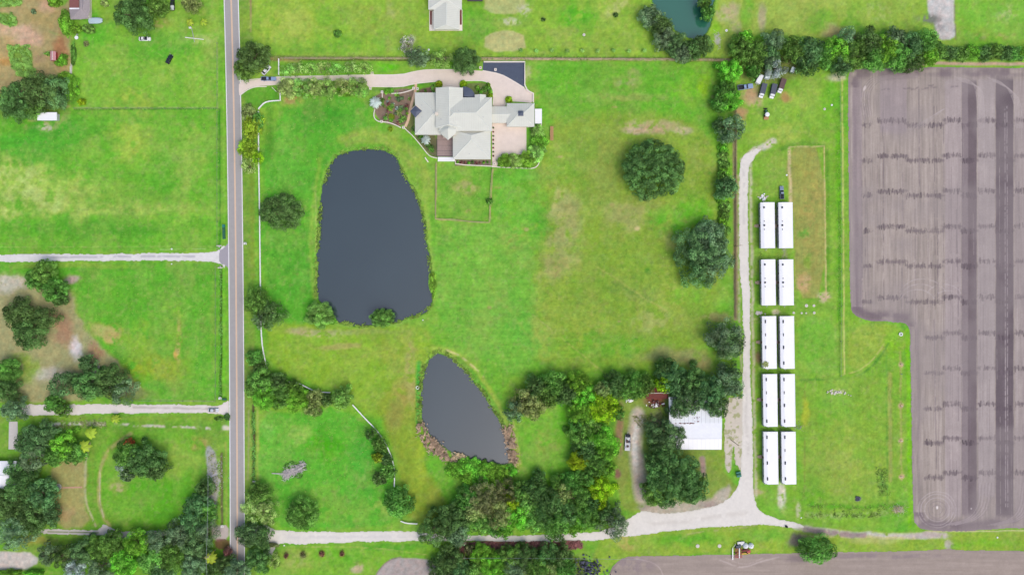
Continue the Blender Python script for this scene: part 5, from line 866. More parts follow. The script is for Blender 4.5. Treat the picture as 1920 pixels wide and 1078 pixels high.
def hroof(px, z, rise, axis='x', h0=1., h1=1., name='roof', mat='roof', root=None, ridge=True, seam=True):
    root = root or hz; x0, y0, x1, y1 = rect(*px, z); mb = MB().hip(x0, y0, x1, y1, z, rise, axis, h0, h1); o = mb.build(name, M[mat], root)
    if ridge:   # raised caps over hips and ridge
        V = mb.v; a, b = V[8], V[9]; q = MB(); up = .05; off = root.location
        def cap(p, r_): q.tube((p[0], p[1], p[2] + up), (r_[0], r_[1], r_[2] + up), .13, .13, 6)
        cap(a, b)
        c = V[:4]
        if axis == 'x': ends = (((c[0], c[3]), a, h0), ((c[1], c[2]), b, h1))
        else: ends = (((c[0], c[1]), a, h0), ((c[2], c[3]), b, h1))
        for cs_, e, hh in ends:
            if hh > 0:
                for k in cs_: cap(k, e)
        rc = MB(); rc.v = [(v[0] - off.x, v[1] - off.y, v[2]) for v in q.v]; rc.f = q.f; rc.build('ridge_cap', M['ridge'], o, (0, 0, 0))
    if seam:    # standing seams running up the two long slopes
        V = mb.v; q = MB(); off = root.location; a, b = Vector(V[8]), Vector(V[9]); lo, hi = (x0, x1) if axis == 'x' else (y0, y1); n = int((hi - lo) / .8); half = ((y1 - y0) if axis == 'x' else (x1 - x0)) / 2
        for k in range(1, n):
            u = lo + (hi - lo) * k / n
            for sgn in (-1, 1):
                d0 = (u - lo) / (half * h0) if h0 > 0 else 9; d1 = (hi - u) / (half * h1) if h1 > 0 else 9; f = min(1, d0, d1)
                if axis == 'x': ye = y0 if sgn < 0 else y1; p = (u, ye, z + .02); r_ = (u, ye + (((y0 + y1) / 2) - ye) * f, z + rise * f + .02)
                else: xe = x0 if sgn < 0 else x1; p = (xe, u, z + .02); r_ = (xe + (((x0 + x1) / 2) - xe) * f, u, z + rise * f + .02)
                q.tube(p, r_, .035, .035, 4)
        q.v = [(v[0] - off.x, v[1] - off.y, v[2]) for v in q.v]; q.build('seam', M['ridge'], o, (0, 0, 0))
    return o
for px, z in (((778,174,850,253),4.0), ((817,165,868,240),6.4), ((823,183,922,246),6.2), ((849,245,920,298.5),4.2), ((922,200,965,231),3.4), ((950,194,1002,238),3.8)): wallbox(hz, px, z, M['stucco'])
hroof((778,174,858,253), 4.0, 2.3, 'x', .95, .4); hroof((817,165,868,240), 6.4, 1.9, 'y', .2, .0); hroof((823,183,922.5,246), 6.2, 2.6, 'x', .9, .95); hroof((849,244,920,299), 4.2, 2.4, 'y', 1., .35); hroof((890,178,911,200), 6.0, 1.0, 'y', 0, 0); hroof((915,200,968,231), 3.4, 1.1, 'x', 0, 0); hroof((950,194,1002,238), 3.8, 2.3, 'x')
def pyramid(pts, z, apex, mat, name='roof', root=None, t=.15):
    root = root or hz; Q = [U(x, y, z) for x, y in pts]; a = U(apex[0], apex[1], apex[2]); n = len(Q); V = Q + [(q[0], q[1], z - t) for q in Q] + [a]
    mb = MB().add(V, [(i, (i + 1) % n, 2 * n) for i in range(n)] + [(i, n + i, n + (i + 1) % n, (i + 1) % n) for i in range(n)] + [tuple(range(2 * n - 1, n - 1, -1))])
    # keep faces outward whatever the order of the outline
    area = sum(Q[i][0] * Q[(i + 1) % n][1] - Q[(i + 1) % n][0] * Q[i][1] for i in range(n))
    if area < 0: mb.f = [tuple(reversed(f)) for f in mb.f]
    return mb.build(name, M[mat], root)
pyramid([(825,243),(833,230),(848,230),(857,243),(855,250),(840,263),(826,250)], 6.5, (840,241,8.9), 'roof', 'bay_roof'); o = MB(); bx0, by0, bx1, by1 = rect(829,234,853,254,6); o.box((bx0+bx1)/2, (by0+by1)/2, 3.1, bx1-bx0, by1-by0, 6.3); o.build('bay_wall', M['stucco'], hz)
pyramid([(769,209),(779,198),(791,208.5),(779,221)], 5.0, (781,209,6.1), 'darkroof', 'entry_roof'); o = MB(); q = U(780,209.5,0); o.box(q[0]+.6, q[1], 2.4, 3.0, 3.0, 4.8, R(45)); o.build('entry_wall', M['stucco'], hz)
tc = (868, 183); pyramid([(868,162.5)] + [(868 + 23 * math.sin(t), 183 - 20.5 * math.cos(t)) for t in np.linspace(.15, 1.5, 8)] + [(891,183),(868,183)], 4.6, (870,181,6.5), 'darkroof', 'turret_roof')
o = MB(); Q = [U(x, y, 4)[:2] for x, y in [(870,183)] + [(870 + 18 * math.sin(t), 183 - 17 * math.cos(t)) for t in np.linspace(0, 1.57, 7)]]; o.prism(list(reversed(Q)), 0, 4.5); o.build('turret_wall', M['stucco'], hz)
def put(mb, px, py, z, name, mat, root=None):
    root = root or hz; x, y, _ = U(px, py, z); o = mb.build(name, M[mat], root, (0, 0, 0)); o.location = (x - root.location.x, y - root.location.y, z); return o
put(MB().box(0,0,0,1.1,1.1,2.6).box(0,0,1.35,1.35,1.35,.16), 819, 214.5, 7.2, 'chimney', 'stucco')
ck = put(MB().box(0,0,0,2.0,2.0,.8), 976.5, 213.5, 5.7, 'cupola', 'darkroof'); o = MB().hip(-1.2,-1.2,1.2,1.2,.55,.7,'x',.98,.98,.1).build('cupola_roof', M['darkroof'], ck)
for px, py, z in ((791,198,4.7),(807,205,5.4),(791,220,4.8),(906,220,7.4),(880,289,5.0),(827,224,7.4),(860,208,8.2),(878,208,8.4)): put(MB().tube((0,0,-.4),(0,0,.3),.12,.12,8).tube((0,0,.3),(0,0,.38),.18,.18,8), px, py, z, 'vent_pipe', 'galv')
x0, y0, x1, y1 = rect(1003,204.5,1016,232,2.6); MB().box((x0+x1)/2,(y0+y1)/2,2.55,x1-x0,y1-y0,.16).build('side_roof', M['roofwhite'], hz); 
pm = MB().tube((0,0,0),(0,0,2.45),.08,.08,6)
for a, b in ((x0+.2,y0+.2),(x1-.2,y0+.2),(x1-.2,y1-.2)): put(pm, 960 + a / S, 539 - b / S, 0, 'column', 'white')
x0, y0, x1, y1 = rect(820,253,849,294,0); lf = MB().box((x0+x1)/2,(y0+y1)/2,.06,x1-x0,y1-y0,.12).build('lanai_floor', solid('lanai_pavers', '#a8948e', .85, .1, 2), hz)
lz = MB(); zz = 3.0; X0, Y0, X1, Y1 = rect(819,253,849,293,zz)
for a, b in (((X0,Y0),(X1,Y0)),((X0,Y0),(X0,Y1)),((X1,Y0),(X1,Y1))): lz.tube((*a,zz),(*b,zz),.12,.12,4); lz.tube((*a,0),(*a,zz),.08,.08,4)
for k in range(1,4): yy = Y0 + (Y1-Y0)*k/4; lz.tube((X0,yy,zz),(X1,yy,zz),.045,.045,4)
lz.build('screen_frame', M['screen'], hz)
x0, y0, x1, y1 = rect(821,295,853,303,0); MB().box((x0+x1)/2,(y0+y1)/2,.15,x1-x0,y1-y0,.3).build('terrace', M['roofwhite'], hz)
for (px, py, z, wd, ht, sd, nm) in ((860,297.2,1.6,1.6,1.4,'s','window'),(885,297.2,1.4,2.2,1.9,'s','window'),(908,297.2,1.6,1.6,1.4,'s','window'),(779.6,190,1.6,1.6,1.4,'w','window'),(779.6,235,1.6,1.6,1.4,'w','window'),(830,166.6,1.7,1.4,1.6,'n','window'),(856,166.6,1.7,1.4,1.6,'n','window'),(843,166.6,1.15,1.5,2.3,'n','door'),(919,265,1.4,1.8,1.6,'e','window'),(919,285,1.15,1.1,2.1,'e','door'),(966,236.4,1.2,2.6,2.1,'s','door'),(986,236.4,1.2,2.6,2.1,'s','door')):
    x, y, _ = U(px, py, 2.2); dx = {'n':(0,-.0),'s':(0,0),'e':(0,0),'w':(0,0)}[sd]; win(hz, x, y, z, wd, ht, sd, nm)

nh = wroot('north_house', 835, 20, 'pale green roofed house cut off by the top edge of the picture', 'house')
for px, z in (((802,-60,864,18),3.6), ((812,10,862,55),3.4)): wallbox(nh, px, z, M['stucco'])
hroof((790,-70,880,-2), 3.9, 2.2, 'x', root=nh); hroof((803,-70,866,18.5), 3.6, 1.9, 'y', .6, 0, root=nh); hroof((813,8,862,56), 3.4, 1.6, 'y', .3, .0, root=nh)
x0, y0, x1, y1 = rect(805,19,867,58.5,0); MB().box((x0+x1)/2,(y0+y1)/2,.12,x1-x0,y1-y0,.24).build('terrace', M['wallcap'], nh)
x0, y0, x1, y1 = rect(876,-20,905,3,2.8); MB().box((x0+x1)/2,(y0+y1)/2,2.7,x1-x0,y1-y0,.14).build('porch_roof', M['screen'], nh)
for px, py in ((808,40),(864,40),(808,26),(864,26)): put(MB().box(0,0,0,.9,3.5,.05), px, py, .27, 'planting_bed', 'rust', nh)
gh = wroot('grey_roofed_house', 150, 12, 'house with worn grey shingles and a brown flat roof at the top left', 'house')
wallbox(gh, (132,-40,167,34), 3.0, M['stucco'], .4); x0, y0, x1, y1 = rect(130,-50,148,17,3.3); MB().box((x0+x1)/2,(y0+y1)/2,3.25,x1-x0,y1-y0,.16).build('flat_roof', M['brownshingle'], gh)
x0, y0, x1, y1 = rect(130,15.5,149,18,3.45); MB().box((x0+x1)/2,(y0+y1)/2,3.4,x1-x0,y1-y0,.2).build('fascia', M['roofwhite'], gh)
pyramid([(130,18),(149,18),(149,-50),(168.5,-50),(168.5,22),(164,34),(152,37),(132,37)], 3.0, (150,18,4.4), 'greyshingle', 'roof', gh)
hroof((149,-60,168.5,24), 3.2, 1.2, 'y', .6, 0, 'roof', 'greyshingle', gh, False, False)
ps = wroot('tiny_shed', 99, 105, 'tiny pink roofed shed among bushes on the bare yard', 'shed'); wallbox(ps, (94,97,104,114), 2.0, M['red'], .15); hroof((94,97,104.5,114), 2.1, .5, 'y', 0, 0, 'roof', 'pink', ps, True, False); win(ps, *U(99,113,1)[:2], .9, .8, 1.6, 's', 'door')
ws = wroot('long_shelter', 88, 218, 'long white flat roofed shelter under the west oaks', 'shelter'); x0, y0, x1, y1 = rect(70,211,106.5,226,2.9); MB().box((x0+x1)/2,(y0+y1)/2,2.8,x1-x0,y1-y0,.22).build('roof', M['roofwhite'], ws); wallbox(ws, (71,212,105.5,225), 2.75, M['trailerwall'], .12)
rs_ = wroot('red_shed', 1230, 740, 'rusty red shed half hidden by trees behind the barn', 'shed'); wallbox(rs_, (1212,727,1255,748), 2.3, M['rust'], .2); hroof((1211,726,1256,747), 2.4, .5, 'x', 0, 0, 'roof', 'rust', rs_, True, False)
bn = wroot('metal_barn', 1303, 805, 'white metal barn with rust streaked roof under oaks', 'barn')
wallbox(bn, (1256,752,1354,842), 3.6, M['trailerwall'], .3)
def slab(root, pts, name, mat, t=.12):
    Q = [U(*p) for p in pts]; n = len(Q); mb = MB().add(Q + [(a, b, c - t) for a, b, c in Q], [tuple(range(n - 1, -1, -1)), tuple(range(n, 2 * n))] + [(i, (i + 1) % n, n + (i + 1) % n, n + i) for i in range(n)]); return mb.build(name, mat if not isinstance(mat, str) else M[mat], root)
barnmat = M['metalroof']
slab(bn, [(1255,793,5.6),(1354,793,5.6),(1353,744,4.3),(1254,744,4.3)], 'roof', 'metalroof'); slab(bn, [(1255,793,5.55),(1354,793,5.55),(1353.5,822,4.5),(1255,822,4.5)], 'roof', solid('barn_roof_south', '#e6eaf0', .45, .05, .5)); slab(bn, [(1255,822.3,4.45),(1353.5,822.3,4.45),(1353,842.5,3.6),(1255,842.5,3.6)], 'lean_to_roof', 'roofwhite')
rb = random.Random(3)
for k in range(22): put(MB().box(0, 0, 0, rb.uniform(.25, 1.1), rb.uniform(.15, .4), .02), 1268 + 45 * (k / 22) + rb.uniform(-3, 3), 793.6 + rb.uniform(-.8, .5) if k < 16 else rb.uniform(782, 790), 5.66 if k < 16 else 5.55, 'rust_stain', 'rust')
for k in range(12): slab(bn, [(1259 + 8 * k, 793, 5.62), (1259.5 + 8 * k, 793, 5.62), (1259.5 + 8 * k, 745, 4.34), (1259 + 8 * k, 745, 4.34)], 'seam', 'galv', .04); slab(bn, [(1259 + 8 * k, 842, 3.64), (1259.4 + 8 * k, 842, 3.64), (1259.4 + 8 * k, 823, 4.47), (1259 + 8 * k, 823, 4.47)], 'seam', 'ridge', .04)
lw = wroot('left_edge_building', 8, 888, 'white roofed building under trees at the left edge', 'building'); wallbox(lw, (-40,866,28,915), 3.2, M['stucco'], .3); hroof((-42,864,31,916), 3.3, 1.4, 'x', 0, 0, 'roof', 'roofwhite', lw, True, False)

# ten trailers, built once with their parts and copied
Tw, Tl, Tz = 27.0 * S * (H - 3.6) / H, 86 * S * (H - 3.6) / H, 3.4
def trailer(name, rows4, notch):
    t = empty(name, (0, 0, 0)); L_ = (98.5 if notch else 86) * S * (H - 3.5) / H; W_ = (26.3 if not notch else 26.3) * S * (H - 3.5) / H
    MB().box(.0, 0, 1.9, W_ - .3, L_ - .3, 2.9).build('wall', M['trailerwall'], t)
    nx = .9; ny = .9 if notch else 0
    P_ = [(-W_/2 + (nx if notch else 0), -L_/2), (W_/2, -L_/2), (W_/2, L_/2), (-W_/2, L_/2), (-W_/2, -L_/2 + ny)] if notch else [(-W_/2,-L_/2),(W_/2,-L_/2),(W_/2,L_/2),(-W_/2,L_/2)]
    rx_ = -W_/2 + 1.35; mb = MB(); V = [(-W_/2,-L_/2+ny,3.38),(rx_,-L_/2,3.72),(W_/2,-L_/2,3.42),(W_/2,L_/2,3.42),(rx_,L_/2,3.72),(-W_/2,L_/2,3.38)]; B_ = [(a,b,c-.18) for a,b,c in V]
    mb.add(V + B_, [(0,1,4,5),(1,2,3,4)] + [(i,6+i,6+(i+1)%6,(i+1)%6) for i in range(6)] + [(11,10,9,8,7,6)]); mb.build('roof', M['roofwhite'], t)
    for u, wv, hv in ((.40, .5, 1.5), (.15, .3, 1.3), (-.09, .5, 1.5), (-.39, .5, 1.5)) if notch else ((.39, .65, .9), (.09, .3, .5), (.0, .75, .8), (-.09, .3, .5)):
        MB().box(rx_ + (.15 if not notch else .0), u * L_, 3.78, wv, hv, .22).build('roof_vent', M['bed'], t)
    MB().box(-W_/2 - .06, ny / 2, 3.3, .16, L_ - ny, .14).build('gutter', M['galv'], t)
    for u in (-.35, -.12, .2, .38):
        for sx in (-1, 1): wn = MB().box(sx * (W_/2 - .12), u * L_, 2.1, .08, 1.2, 1.0).build('window', M['frame'], t); MB().box(sx * (W_/2 - .07), u * L_, 2.1, .06, 1.0, .8).build('pane', M['glass'], wn)
    d = MB().box(-W_/2 + .11, 0, 1.7, .08, .95, 2.05).build('door', M['door'], t); MB().tube((-W_/2 + .03, .3, 1.7), (-W_/2 + .03, .36, 1.7), .04, .04, 6).build('handle', M['galv'], d)
    st = MB(); st.box(-W_/2 - .55, 0, .55, 1.2, 1.6, .12)
    for k in range(3): st.box(-W_/2 - 1.3 - .28 * k, 0, .45 - .16 * k, .28, 1.2, .08)
    for a, b in ((-1.1,-.75),(-1.1,.75),(0,-.75),(0,.75)): st.tube((-W_/2 + a - .02, b, 0), (-W_/2 + a - .02, b, 1.5), .05, .05, 5)
    st.build('steps', M['wood'], t)
    MB().box(0, 0, .3, W_ - .5, L_ - .6, .5).build('skirting', M['bed'], t)
    MB().tube((0, -L_/2 + .1, .45), (0, -L_/2 - 1.1, .4), .07, .05, 6).tube((-.8, -L_/2 + .1, .45), (0, -L_/2 - .9, .4), .05, .05, 6).tube((.8, -L_/2 + .1, .45), (0, -L_/2 - .9, .4), .05, .05, 6).build('hitch', M['galv'], t)
    return t
ta = trailer('trailer', 4, False); tb_ = trailer('trailer', 4, True)
TRL = [(1439.8,422.5,0,'lane side'),(1473.7,422.5,0,'field side'),(1441.3,529.5,0,'lane side'),(1475,529.5,0,'field side'),(1443,642,1,'lane side'),(1476.5,642,1,'field side'),(1444.7,750.5,1,'lane side'),(1478,750.5,1,'field side'),(1446,858.5,1,'lane side'),(1479.5,858.5,1,'field side')]
rown = ['northernmost', 'second', 'middle', 'fourth', 'southernmost']; used = {}
for i, (px, py, nt_, side) in enumerate(TRL):
    src = tb_ if nt_ else ta; o = src if not used.get(nt_) else copy_tree(src); used[nt_] = 1; x, y, _ = U(px, py, 3.5); o.location = (x, y, 0); o.rotation_euler = (0, 0, R(.8))
    tag(o, f'{rown[i // 2]} white roofed trailer from the top in the {side} row' if i // 2 in (1, 3) else f'{rown[i // 2]} white roofed trailer in the {side} row', 'trailer', 'long white trailers in two rows')

# ------------------------------------------------------------------ vehicles
def wheels(t, xs_, wy, r=.36, wd=.24):
    for x in xs_:
        for s_ in (-1, 1):
            w_ = MB().tube((0, -wd / 2, 0), (0, wd / 2, 0), r, r, 16).build('wheel', M['rubber'], t); w_.location = (x, s_ * wy, r); MB().tube((0, -wd / 2 - .01, 0), (0, wd / 2 + .01, 0), r * .55, r * .55, 10).build('rim', M['galv'], w_)
def loft(prof, half, crown=.9):
    """body from a side profile [(x, zlow, ztop, halfwidth)]"""
    V = []; F = []
    for x, z0, z1, hw in prof: V += [(x, -hw, z0), (x, -hw, z0 + (z1 - z0) * .62), (x, -hw * crown, z1), (x, hw * crown, z1), (x, hw, z0 + (z1 - z0) * .62), (x, hw, z0)]
    n = len(prof)
    for i in range(n - 1):
        for k in range(6): F.append((6*i + k, 6*i + (k + 1) % 6, 6*i + 6 + (k + 1) % 6, 6*i + 6 + k))
    F = [tuple(reversed(f)) for f in F]; F += [(0,1,2,3,4,5), tuple(6*(n-1) + k for k in (5,4,3,2,1,0))]; return MB().add(V, F)
def lights(t, xf, xr, y, zf=.68, zr=.8):
    for s_ in (-1, 1): MB().box(xf, s_ * y, zf, .1, .36, .18).build('headlight', M['lamp'], t); MB().box(xr, s_ * y, zr, .08, .28, .2).build('tail_light', M['lampred'], t)
def car(px, py, ang, paint, label, L_=4.7, kind='car', group=None, z=0, W=.92, name='parked_car', cat='car', bedmat='bed'):
    x, y, _ = U(px, py, .9); t = empty(name, (x, y, z), label, cat, group, R(ang)); k = L_ / 4.7
    if kind == 'car':
        loft([(-2.32*k,.35,.78,W*.86),(-2.2*k,.25,.92,W*.95),(-1.2*k,.22,.98,W),(1.0*k,.22,.95,W),(1.9*k,.25,.82,W*.95),(2.3*k,.32,.66,W*.8)], W).build('body', M[paint], t)
        loft([(-1.85*k,.9,.97,W*.86),(-1.15*k,.92,1.4,W*.8),(.2*k,.92,1.42,W*.8),(1.05*k,.9,.97,W*.84)], W, .82).build('windows', M['glass'], t)
        loft([(-1.15*k,1.36,1.44,W*.7),(-.5*k,1.36,1.48,W*.72),(.15*k,1.36,1.46,W*.7)], W, .94).build('roof', M[paint], t); lights(t, 2.24*k, -2.3*k, W*.68)
        for s_ in (-1, 1): MB().box(.75*k, s_*(W+.08), 1.0, .16, .2, .13).build('mirror', M[paint], t)
    elif kind == 'pickup':
        loft([(.55*k,.35,1.02,W),(1.7*k,.35,1.0,W),(2.5*k,.4,.9,W*.93),(2.7*k,.42,.78,W*.82)], W).build('hood', M[paint], t)
        loft([(-.75*k,.35,1.1,W),(.6*k,.35,1.06,W)], W).build('body', M[paint], t); loft([(-.78*k,1.05,1.7,W*.8),(.15*k,1.05,1.72,W*.8),(.85*k,1.0,1.05,W*.86)], W, .85).build('windows', M['glass'], t); loft([(-.7*k,1.66,1.75,W*.72),(.1*k,1.66,1.77,W*.72)], W, .94).build('roof', M[paint], t)
        b = MB(); b.box(-1.75*k, 0, .62, 1.95*k, 2*W-.1, .5); b.build('bed_floor', M[bedmat], t); q = MB()
        for s_ in (-1, 1): q.box(-1.75*k, s_*(W-.04), .85, 1.98*k, .1, .5)
        q.box(-2.75*k, 0, .85, .1, 2*W, .5); q.build('bed_side', M[paint], t); lights(t, 2.66*k, -2.82*k, W*.7, .75, .9)
    elif kind == 'boxtruck':
        loft([(1.55*k,.5,1.9,W*.95),(2.1*k,.5,1.85,W*.95),(2.35*k,.5,1.15,W*.93),(3.1*k,.5,1.05,W*.85),(3.25*k,.5,.85,W*.8)], W).build('cab', M[paint], t)
        loft([(1.9*k,1.15,1.8,W*.8),(2.42*k,1.12,1.2,W*.8)], W, .95).build('windscreen', M['glass'], t); MB().box(1.72*k,0,1.93,.9*k,1.5,.08).build('cab_roof', M[paint], t)
        MB().box(-.95*k, 0, .75, 4.9*k, 2*W, .35).build('chassis', M['rubber'], t); b = MB().box(-.95*k, 0, 1.55, 4.8*k, 2*W+.1, 1.3); b.build('load_box', M[bedmat], t); lights(t, 3.22*k, -3.42*k, W*.7, .8, .9)
        for s_ in (-1, 1): MB().box(2.1*k, s_*(W+.15), 1.35, .14, .25, .3).build('mirror', M['rubber'], t)
    wheels(t, (-1.45*k, 1.45*k) if kind == 'car' else ((-1.75*k, 1.75*k) if kind == 'pickup' else (-2.0*k, 2.35*k)), W*.9, .34 if kind == 'car' else .42)
    return t
car(317,111,62,'carblack','black car parked askew on the grass of the top west field'); 
t = car(271,73,0,'carwhite','white van with dark roof windows parked on the grass below the broad dark oak',5.6,name='parked_van',cat='van')
for dx in (-1.6, -.2, .25): MB().box(dx, 0, 1.5, .3, .9, .05).build('roof_window', M['glass'], t)
car(323,7,90,'carblack','dark pickup with white load at the top edge beside the olive tree',5.6,'pickup',name='parked_pickup',cat='pickup',bedmat='tarpwhite')
car(499,131.5,48,'carwhite','white car with dark windows under the big oak by the drive entrance',5.3)
car(504,148,0,'carblue','pale blue pickup with dark open bed in the drive entrance',6.0,'pickup',name='parked_pickup',cat='pickup')
car(400,769,0,'carsilver','silver white car at the mouth of the middle west driveway',5.0)
car(1398,163,8,'carblue','blue pickup with tan stripe parked under the belt trees',6.2,'pickup',name='parked_pickup',cat='pickup',W=1.15)
for px, py, a, b, l in ((1429.5,171,-105,'boxdark','flatbed truck with dark load and white cab, leftmost of three'),(1449,172,-102,'boxdark','flatbed truck with dark load and white cab, middle of three'),(1465,162,-108,'boxbrown','flatbed truck with brown load and white cab, rightmost of three')):
    car(px, py, a, 'carwhite', l, 6.6 / 6.6 * 4.7, 'boxtruck', 'trucks parked under the belt trees', bedmat=b, name='flatbed_truck', cat='truck', W=1.15)
car(1466,361,92,'cartan','blue grey pickup parked above the northernmost trailers',5.2,'pickup',name='parked_pickup',cat='pickup',bedmat='bed')
def boxtrailer(px, py, ang, L_, W_, mat, label, hgt=2.2, name='box_trailer'):
    x, y, _ = U(px, py, hgt); t = empty(name, (x, y, 0), label, 'trailer', None, R(ang)); MB().box(0, 0, .55 + hgt / 2, L_, W_, hgt).build('body', M[mat], t); MB().box(0, 0, .6 + hgt, L_ + .06, W_ + .06, .08).build('roof', M[mat], t); MB().box(L_/2 + .6, 0, .5, 1.3, .12, .1).build('hitch', M['galv'], t); MB().box(-L_/2 - .03, 0, .55 + hgt / 2, .05, W_ - .3, hgt - .3).build('door', M['galv'], t); wheels(t, (-.4, .45), W_ / 2 - .1, .33); return t
boxtrailer(1424,149,-115,4.2,2.1,'carwhite','white box trailer behind the leftmost flatbed truck',1.8); boxtrailer(1440,138,-100,5,2.1,'tarpwhite','long white trailer under the silvery tree, left one',2); boxtrailer(1456,136,-100,4.6,2.1,'tarpwhite','long white trailer under the silvery tree, right one',2)
boxtrailer(1486,132,70,2.4,1.6,'tarpwhite','small white trailer in the shade of the belt trees',1.4)
x, y, _ = U(179,39,1.0); t = empty('covered_boat', (x, y, 0), 'pale blue covered boat on the grass beside the grey roofed house', 'boat', None, R(2))
loft([(-3.3,.5,1.15,.95),(-2.9,.4,1.3,1.35),(0,.4,1.5,1.4),(2.2,.45,1.4,1.2),(3.2,.7,1.1,.7)], 1.4, .6).build('cover', M['coverblue'], t); MB().box(-.2, 0, .35, 5.6, 1.6, .15).build('trailer_frame', M['galv'], t); wheels(t, (-.6,), 1.1, .33)
x, y, _ = U(1177,830,.8); t = empty('utility_trailer', (x, y, 0), 'grey equipment trailer loaded with junk beside the bright grove', 'trailer', None, R(88))
MB().box(0, 0, .6, 7.4, 2.5, .2).build('deck', M['galv'], t); q = MB(); q.box(0, 1.25, .85, 7.4, .08, .5); q.box(0, -1.25, .85, 7.4, .08, .5); q.build('side_rail', M['galv'], t); jr = random.Random(5)
for k in range(9): MB().box(jr.uniform(-2.6, 2.8), jr.uniform(-.7, .7), 1.0 + jr.uniform(0, .3), jr.uniform(.5, 1.5), jr.uniform(.4, 1.0), jr.uniform(.3, .9), jr.uniform(0, 3)).build('load', M[jr.choice(['boxdark', 'galv', 'tarpwhite', 'boxbrown'])], t)
MB().box(4.4, 0, .55, 1.6, .15, .12).build('hitch', M['galv'], t); MB().box(3.4, 0, 1.1, 1.2, 2.2, 1.0).build('dark_canopy', M['bed'], t); wheels(t, (-1.4, -.4, 1.9), 1.35, .4)
x, y, _ = U(1437,213,1); t = empty('tractor', (x, y, 0), 'small green tractor with a round white canopy on the grass', 'tractor', None, R(95))
loft([(-.2,.6,1.1,.45),(1.3,.6,1.15,.42),(1.7,.65,1.0,.36)], .45).build('bonnet', M['green'], t); MB().box(-.7, 0, .8, 1.2, 1.0, .5).build('body', M['green'], t); MB().box(-.7, 0, 1.25, .5, .55, .5).build('seat', M['bed'], t); q = MB().tube((-.75,0,2.1),(-.75,0,2.2),1.05,.95,18).tube((-.75,0,2.2),(-.75,0,2.32),.95,.3,18); q.build('canopy', M['tank'], t); MB().tube((-1.1,0,.9),(-1.0,0,2.12),.04,.04,6).build('canopy_post', M['galv'], t)
for s_ in (-1, 1):
    MB().tube((-.85, s_*.72, .72), (-.85, s_*1.1, .72), .74, .74, 18).build('wheel', M['rubber'], t); MB().tube((1.25, s_*.6, .42), (1.25, s_*.82, .42), .42, .42, 14).build('wheel', M['rubber'], t)
MB().box(-2.1, .1, .5, 1.4, 2.2, .3).build('mower_deck', M['redwood'], t); MB().box(2.3, 0, .5, .5, 1.6, .4).build('front_bucket', M['rubber'], t)
# ------------------------------------------------------------------ yard things
def bin_(px, py, label, mat='green', sz=(.7, .8, 1.1), rz=0, name='wheelie_bin', cat='bin', group=None):
    x, y, _ = U(px, py); t = empty(name, (x, y, 0), label, cat, group, rz); MB().box(0, 0, sz[2] / 2, sz[0], sz[1], sz[2]).build('body', M[mat], t); MB().box(0, 0, sz[2] + .05, sz[0] + .08, sz[1] + .1, .1).build('lid', M[mat], t); return t
for i in range(5): bin_(420.5 + .2 * i, 424 + 5.5 * i, ['blue green bin at the road, topmost of the line', 'second bin from the top beside the road ditch', 'middle bin of the line beside the road ditch', 'fourth bin from the top beside the road ditch', 'lowest bin of the line near the gravel road mouth'][i], 'teal' if i == 0 else 'green', (1.0, 1.2, 1.1), group='bins lined up at the roadside')
for x_, l in ((420,'green bin beside the white mailbox stand'),(424,'green bin nearest the road by the middle west driveway')): bin_(x_, 748, l, 'green')
dt = bin_(1384, 888, 'teal dumpster with rounded lid beside the shell lane', 'teal', (2.0, 2.2, 1.3), .2, 'dumpster', 'dumpster'); MB().tube((-.9, 0, 1.35), (.9, 0, 1.35), .5, .5, 12).build('curved_lid', M['green'], dt)
def mailbox(px, py, label):
    x, y, _ = U(px, py); t = empty('mailbox', (x, y, 0), label, 'mailbox'); MB().box(-.5, 0, .5, .12, .12, 1.0).box(.5, 0, .5, .12, .12, 1.0).build('post', M['white'], t); MB().box(0, .45, 1.05, 1.2, .3, .14).box(-.5, 0, 1.05, .3, 1.1, .14).box(.5, 0, 1.05, .3, 1.1, .14).build('rail', M['white'], t); MB().box(0, -.1, 1.25, .3, .6, .3).build('box', M['tank'], t)
mailbox(414,746,'white mailbox stand by the middle west driveway'); mailbox(418,985,'white mailbox stand above the grey apron at the bottom'); mailbox(461,457,'pale mailbox on the east side of the road opposite the gravel road')
def headwall(px, py, wd, label, rz=0):
    x, y, _ = U(px, py); t = empty('culvert_end', (x, y, 0), label, 'culvert', None, rz); MB().box(0, 0, .1, wd, .5, .5).build('headwall', M['sandstone'], t); MB().tube((0, -.3, -.05), (0, -.9, -.05), .3, .3, 12).build('pipe', M['galv'], t)
headwall(411,461,2.4,'pale culvert end above the west gravel road'); headwall(413,502,2.2,'pale culvert end below the west gravel road',R(180)); headwall(477,902,1.6,'culvert end at the roadside ditch by the pale trees')
def disc(px, py, r, label, mat='sandstone', h=.25, name='well_cover', cat='well cover', ring=False):
    x, y, _ = U(px, py); t = empty(name, (x, y, 0), label, cat)
    if ring:
        mb = MB(); n = 20; V = []
        for i in range(n):
            a = 6.283 * i / n
            for rr, z in ((r, 0), (r, h), (r * .62, h), (r * .62, 0)): V.append((rr * math.cos(a), rr * math.sin(a), z))
        mb.add(V, [(4*i + k, 4*((i+1) % n) + k, 4*((i+1) % n) + (k+1) % 4, 4*i + (k+1) % 4) for i in range(n) for k in range(4)]); mb.build('rim', M[mat], t)
    else: MB().tube((0, 0, 0), (0, 0, h), r, r * .95, 14).build('rim', M[mat], t)
    MB().tube((0, 0, h * .2), (0, 0, h * (.5 if ring else 1.25)), r * .35, r * .3, 10).build('cap', M['galv'], t); return t
disc(783,726.5,.85,'white ring lying on the grass left of the small pond','white',.3,'ring','ring',True)
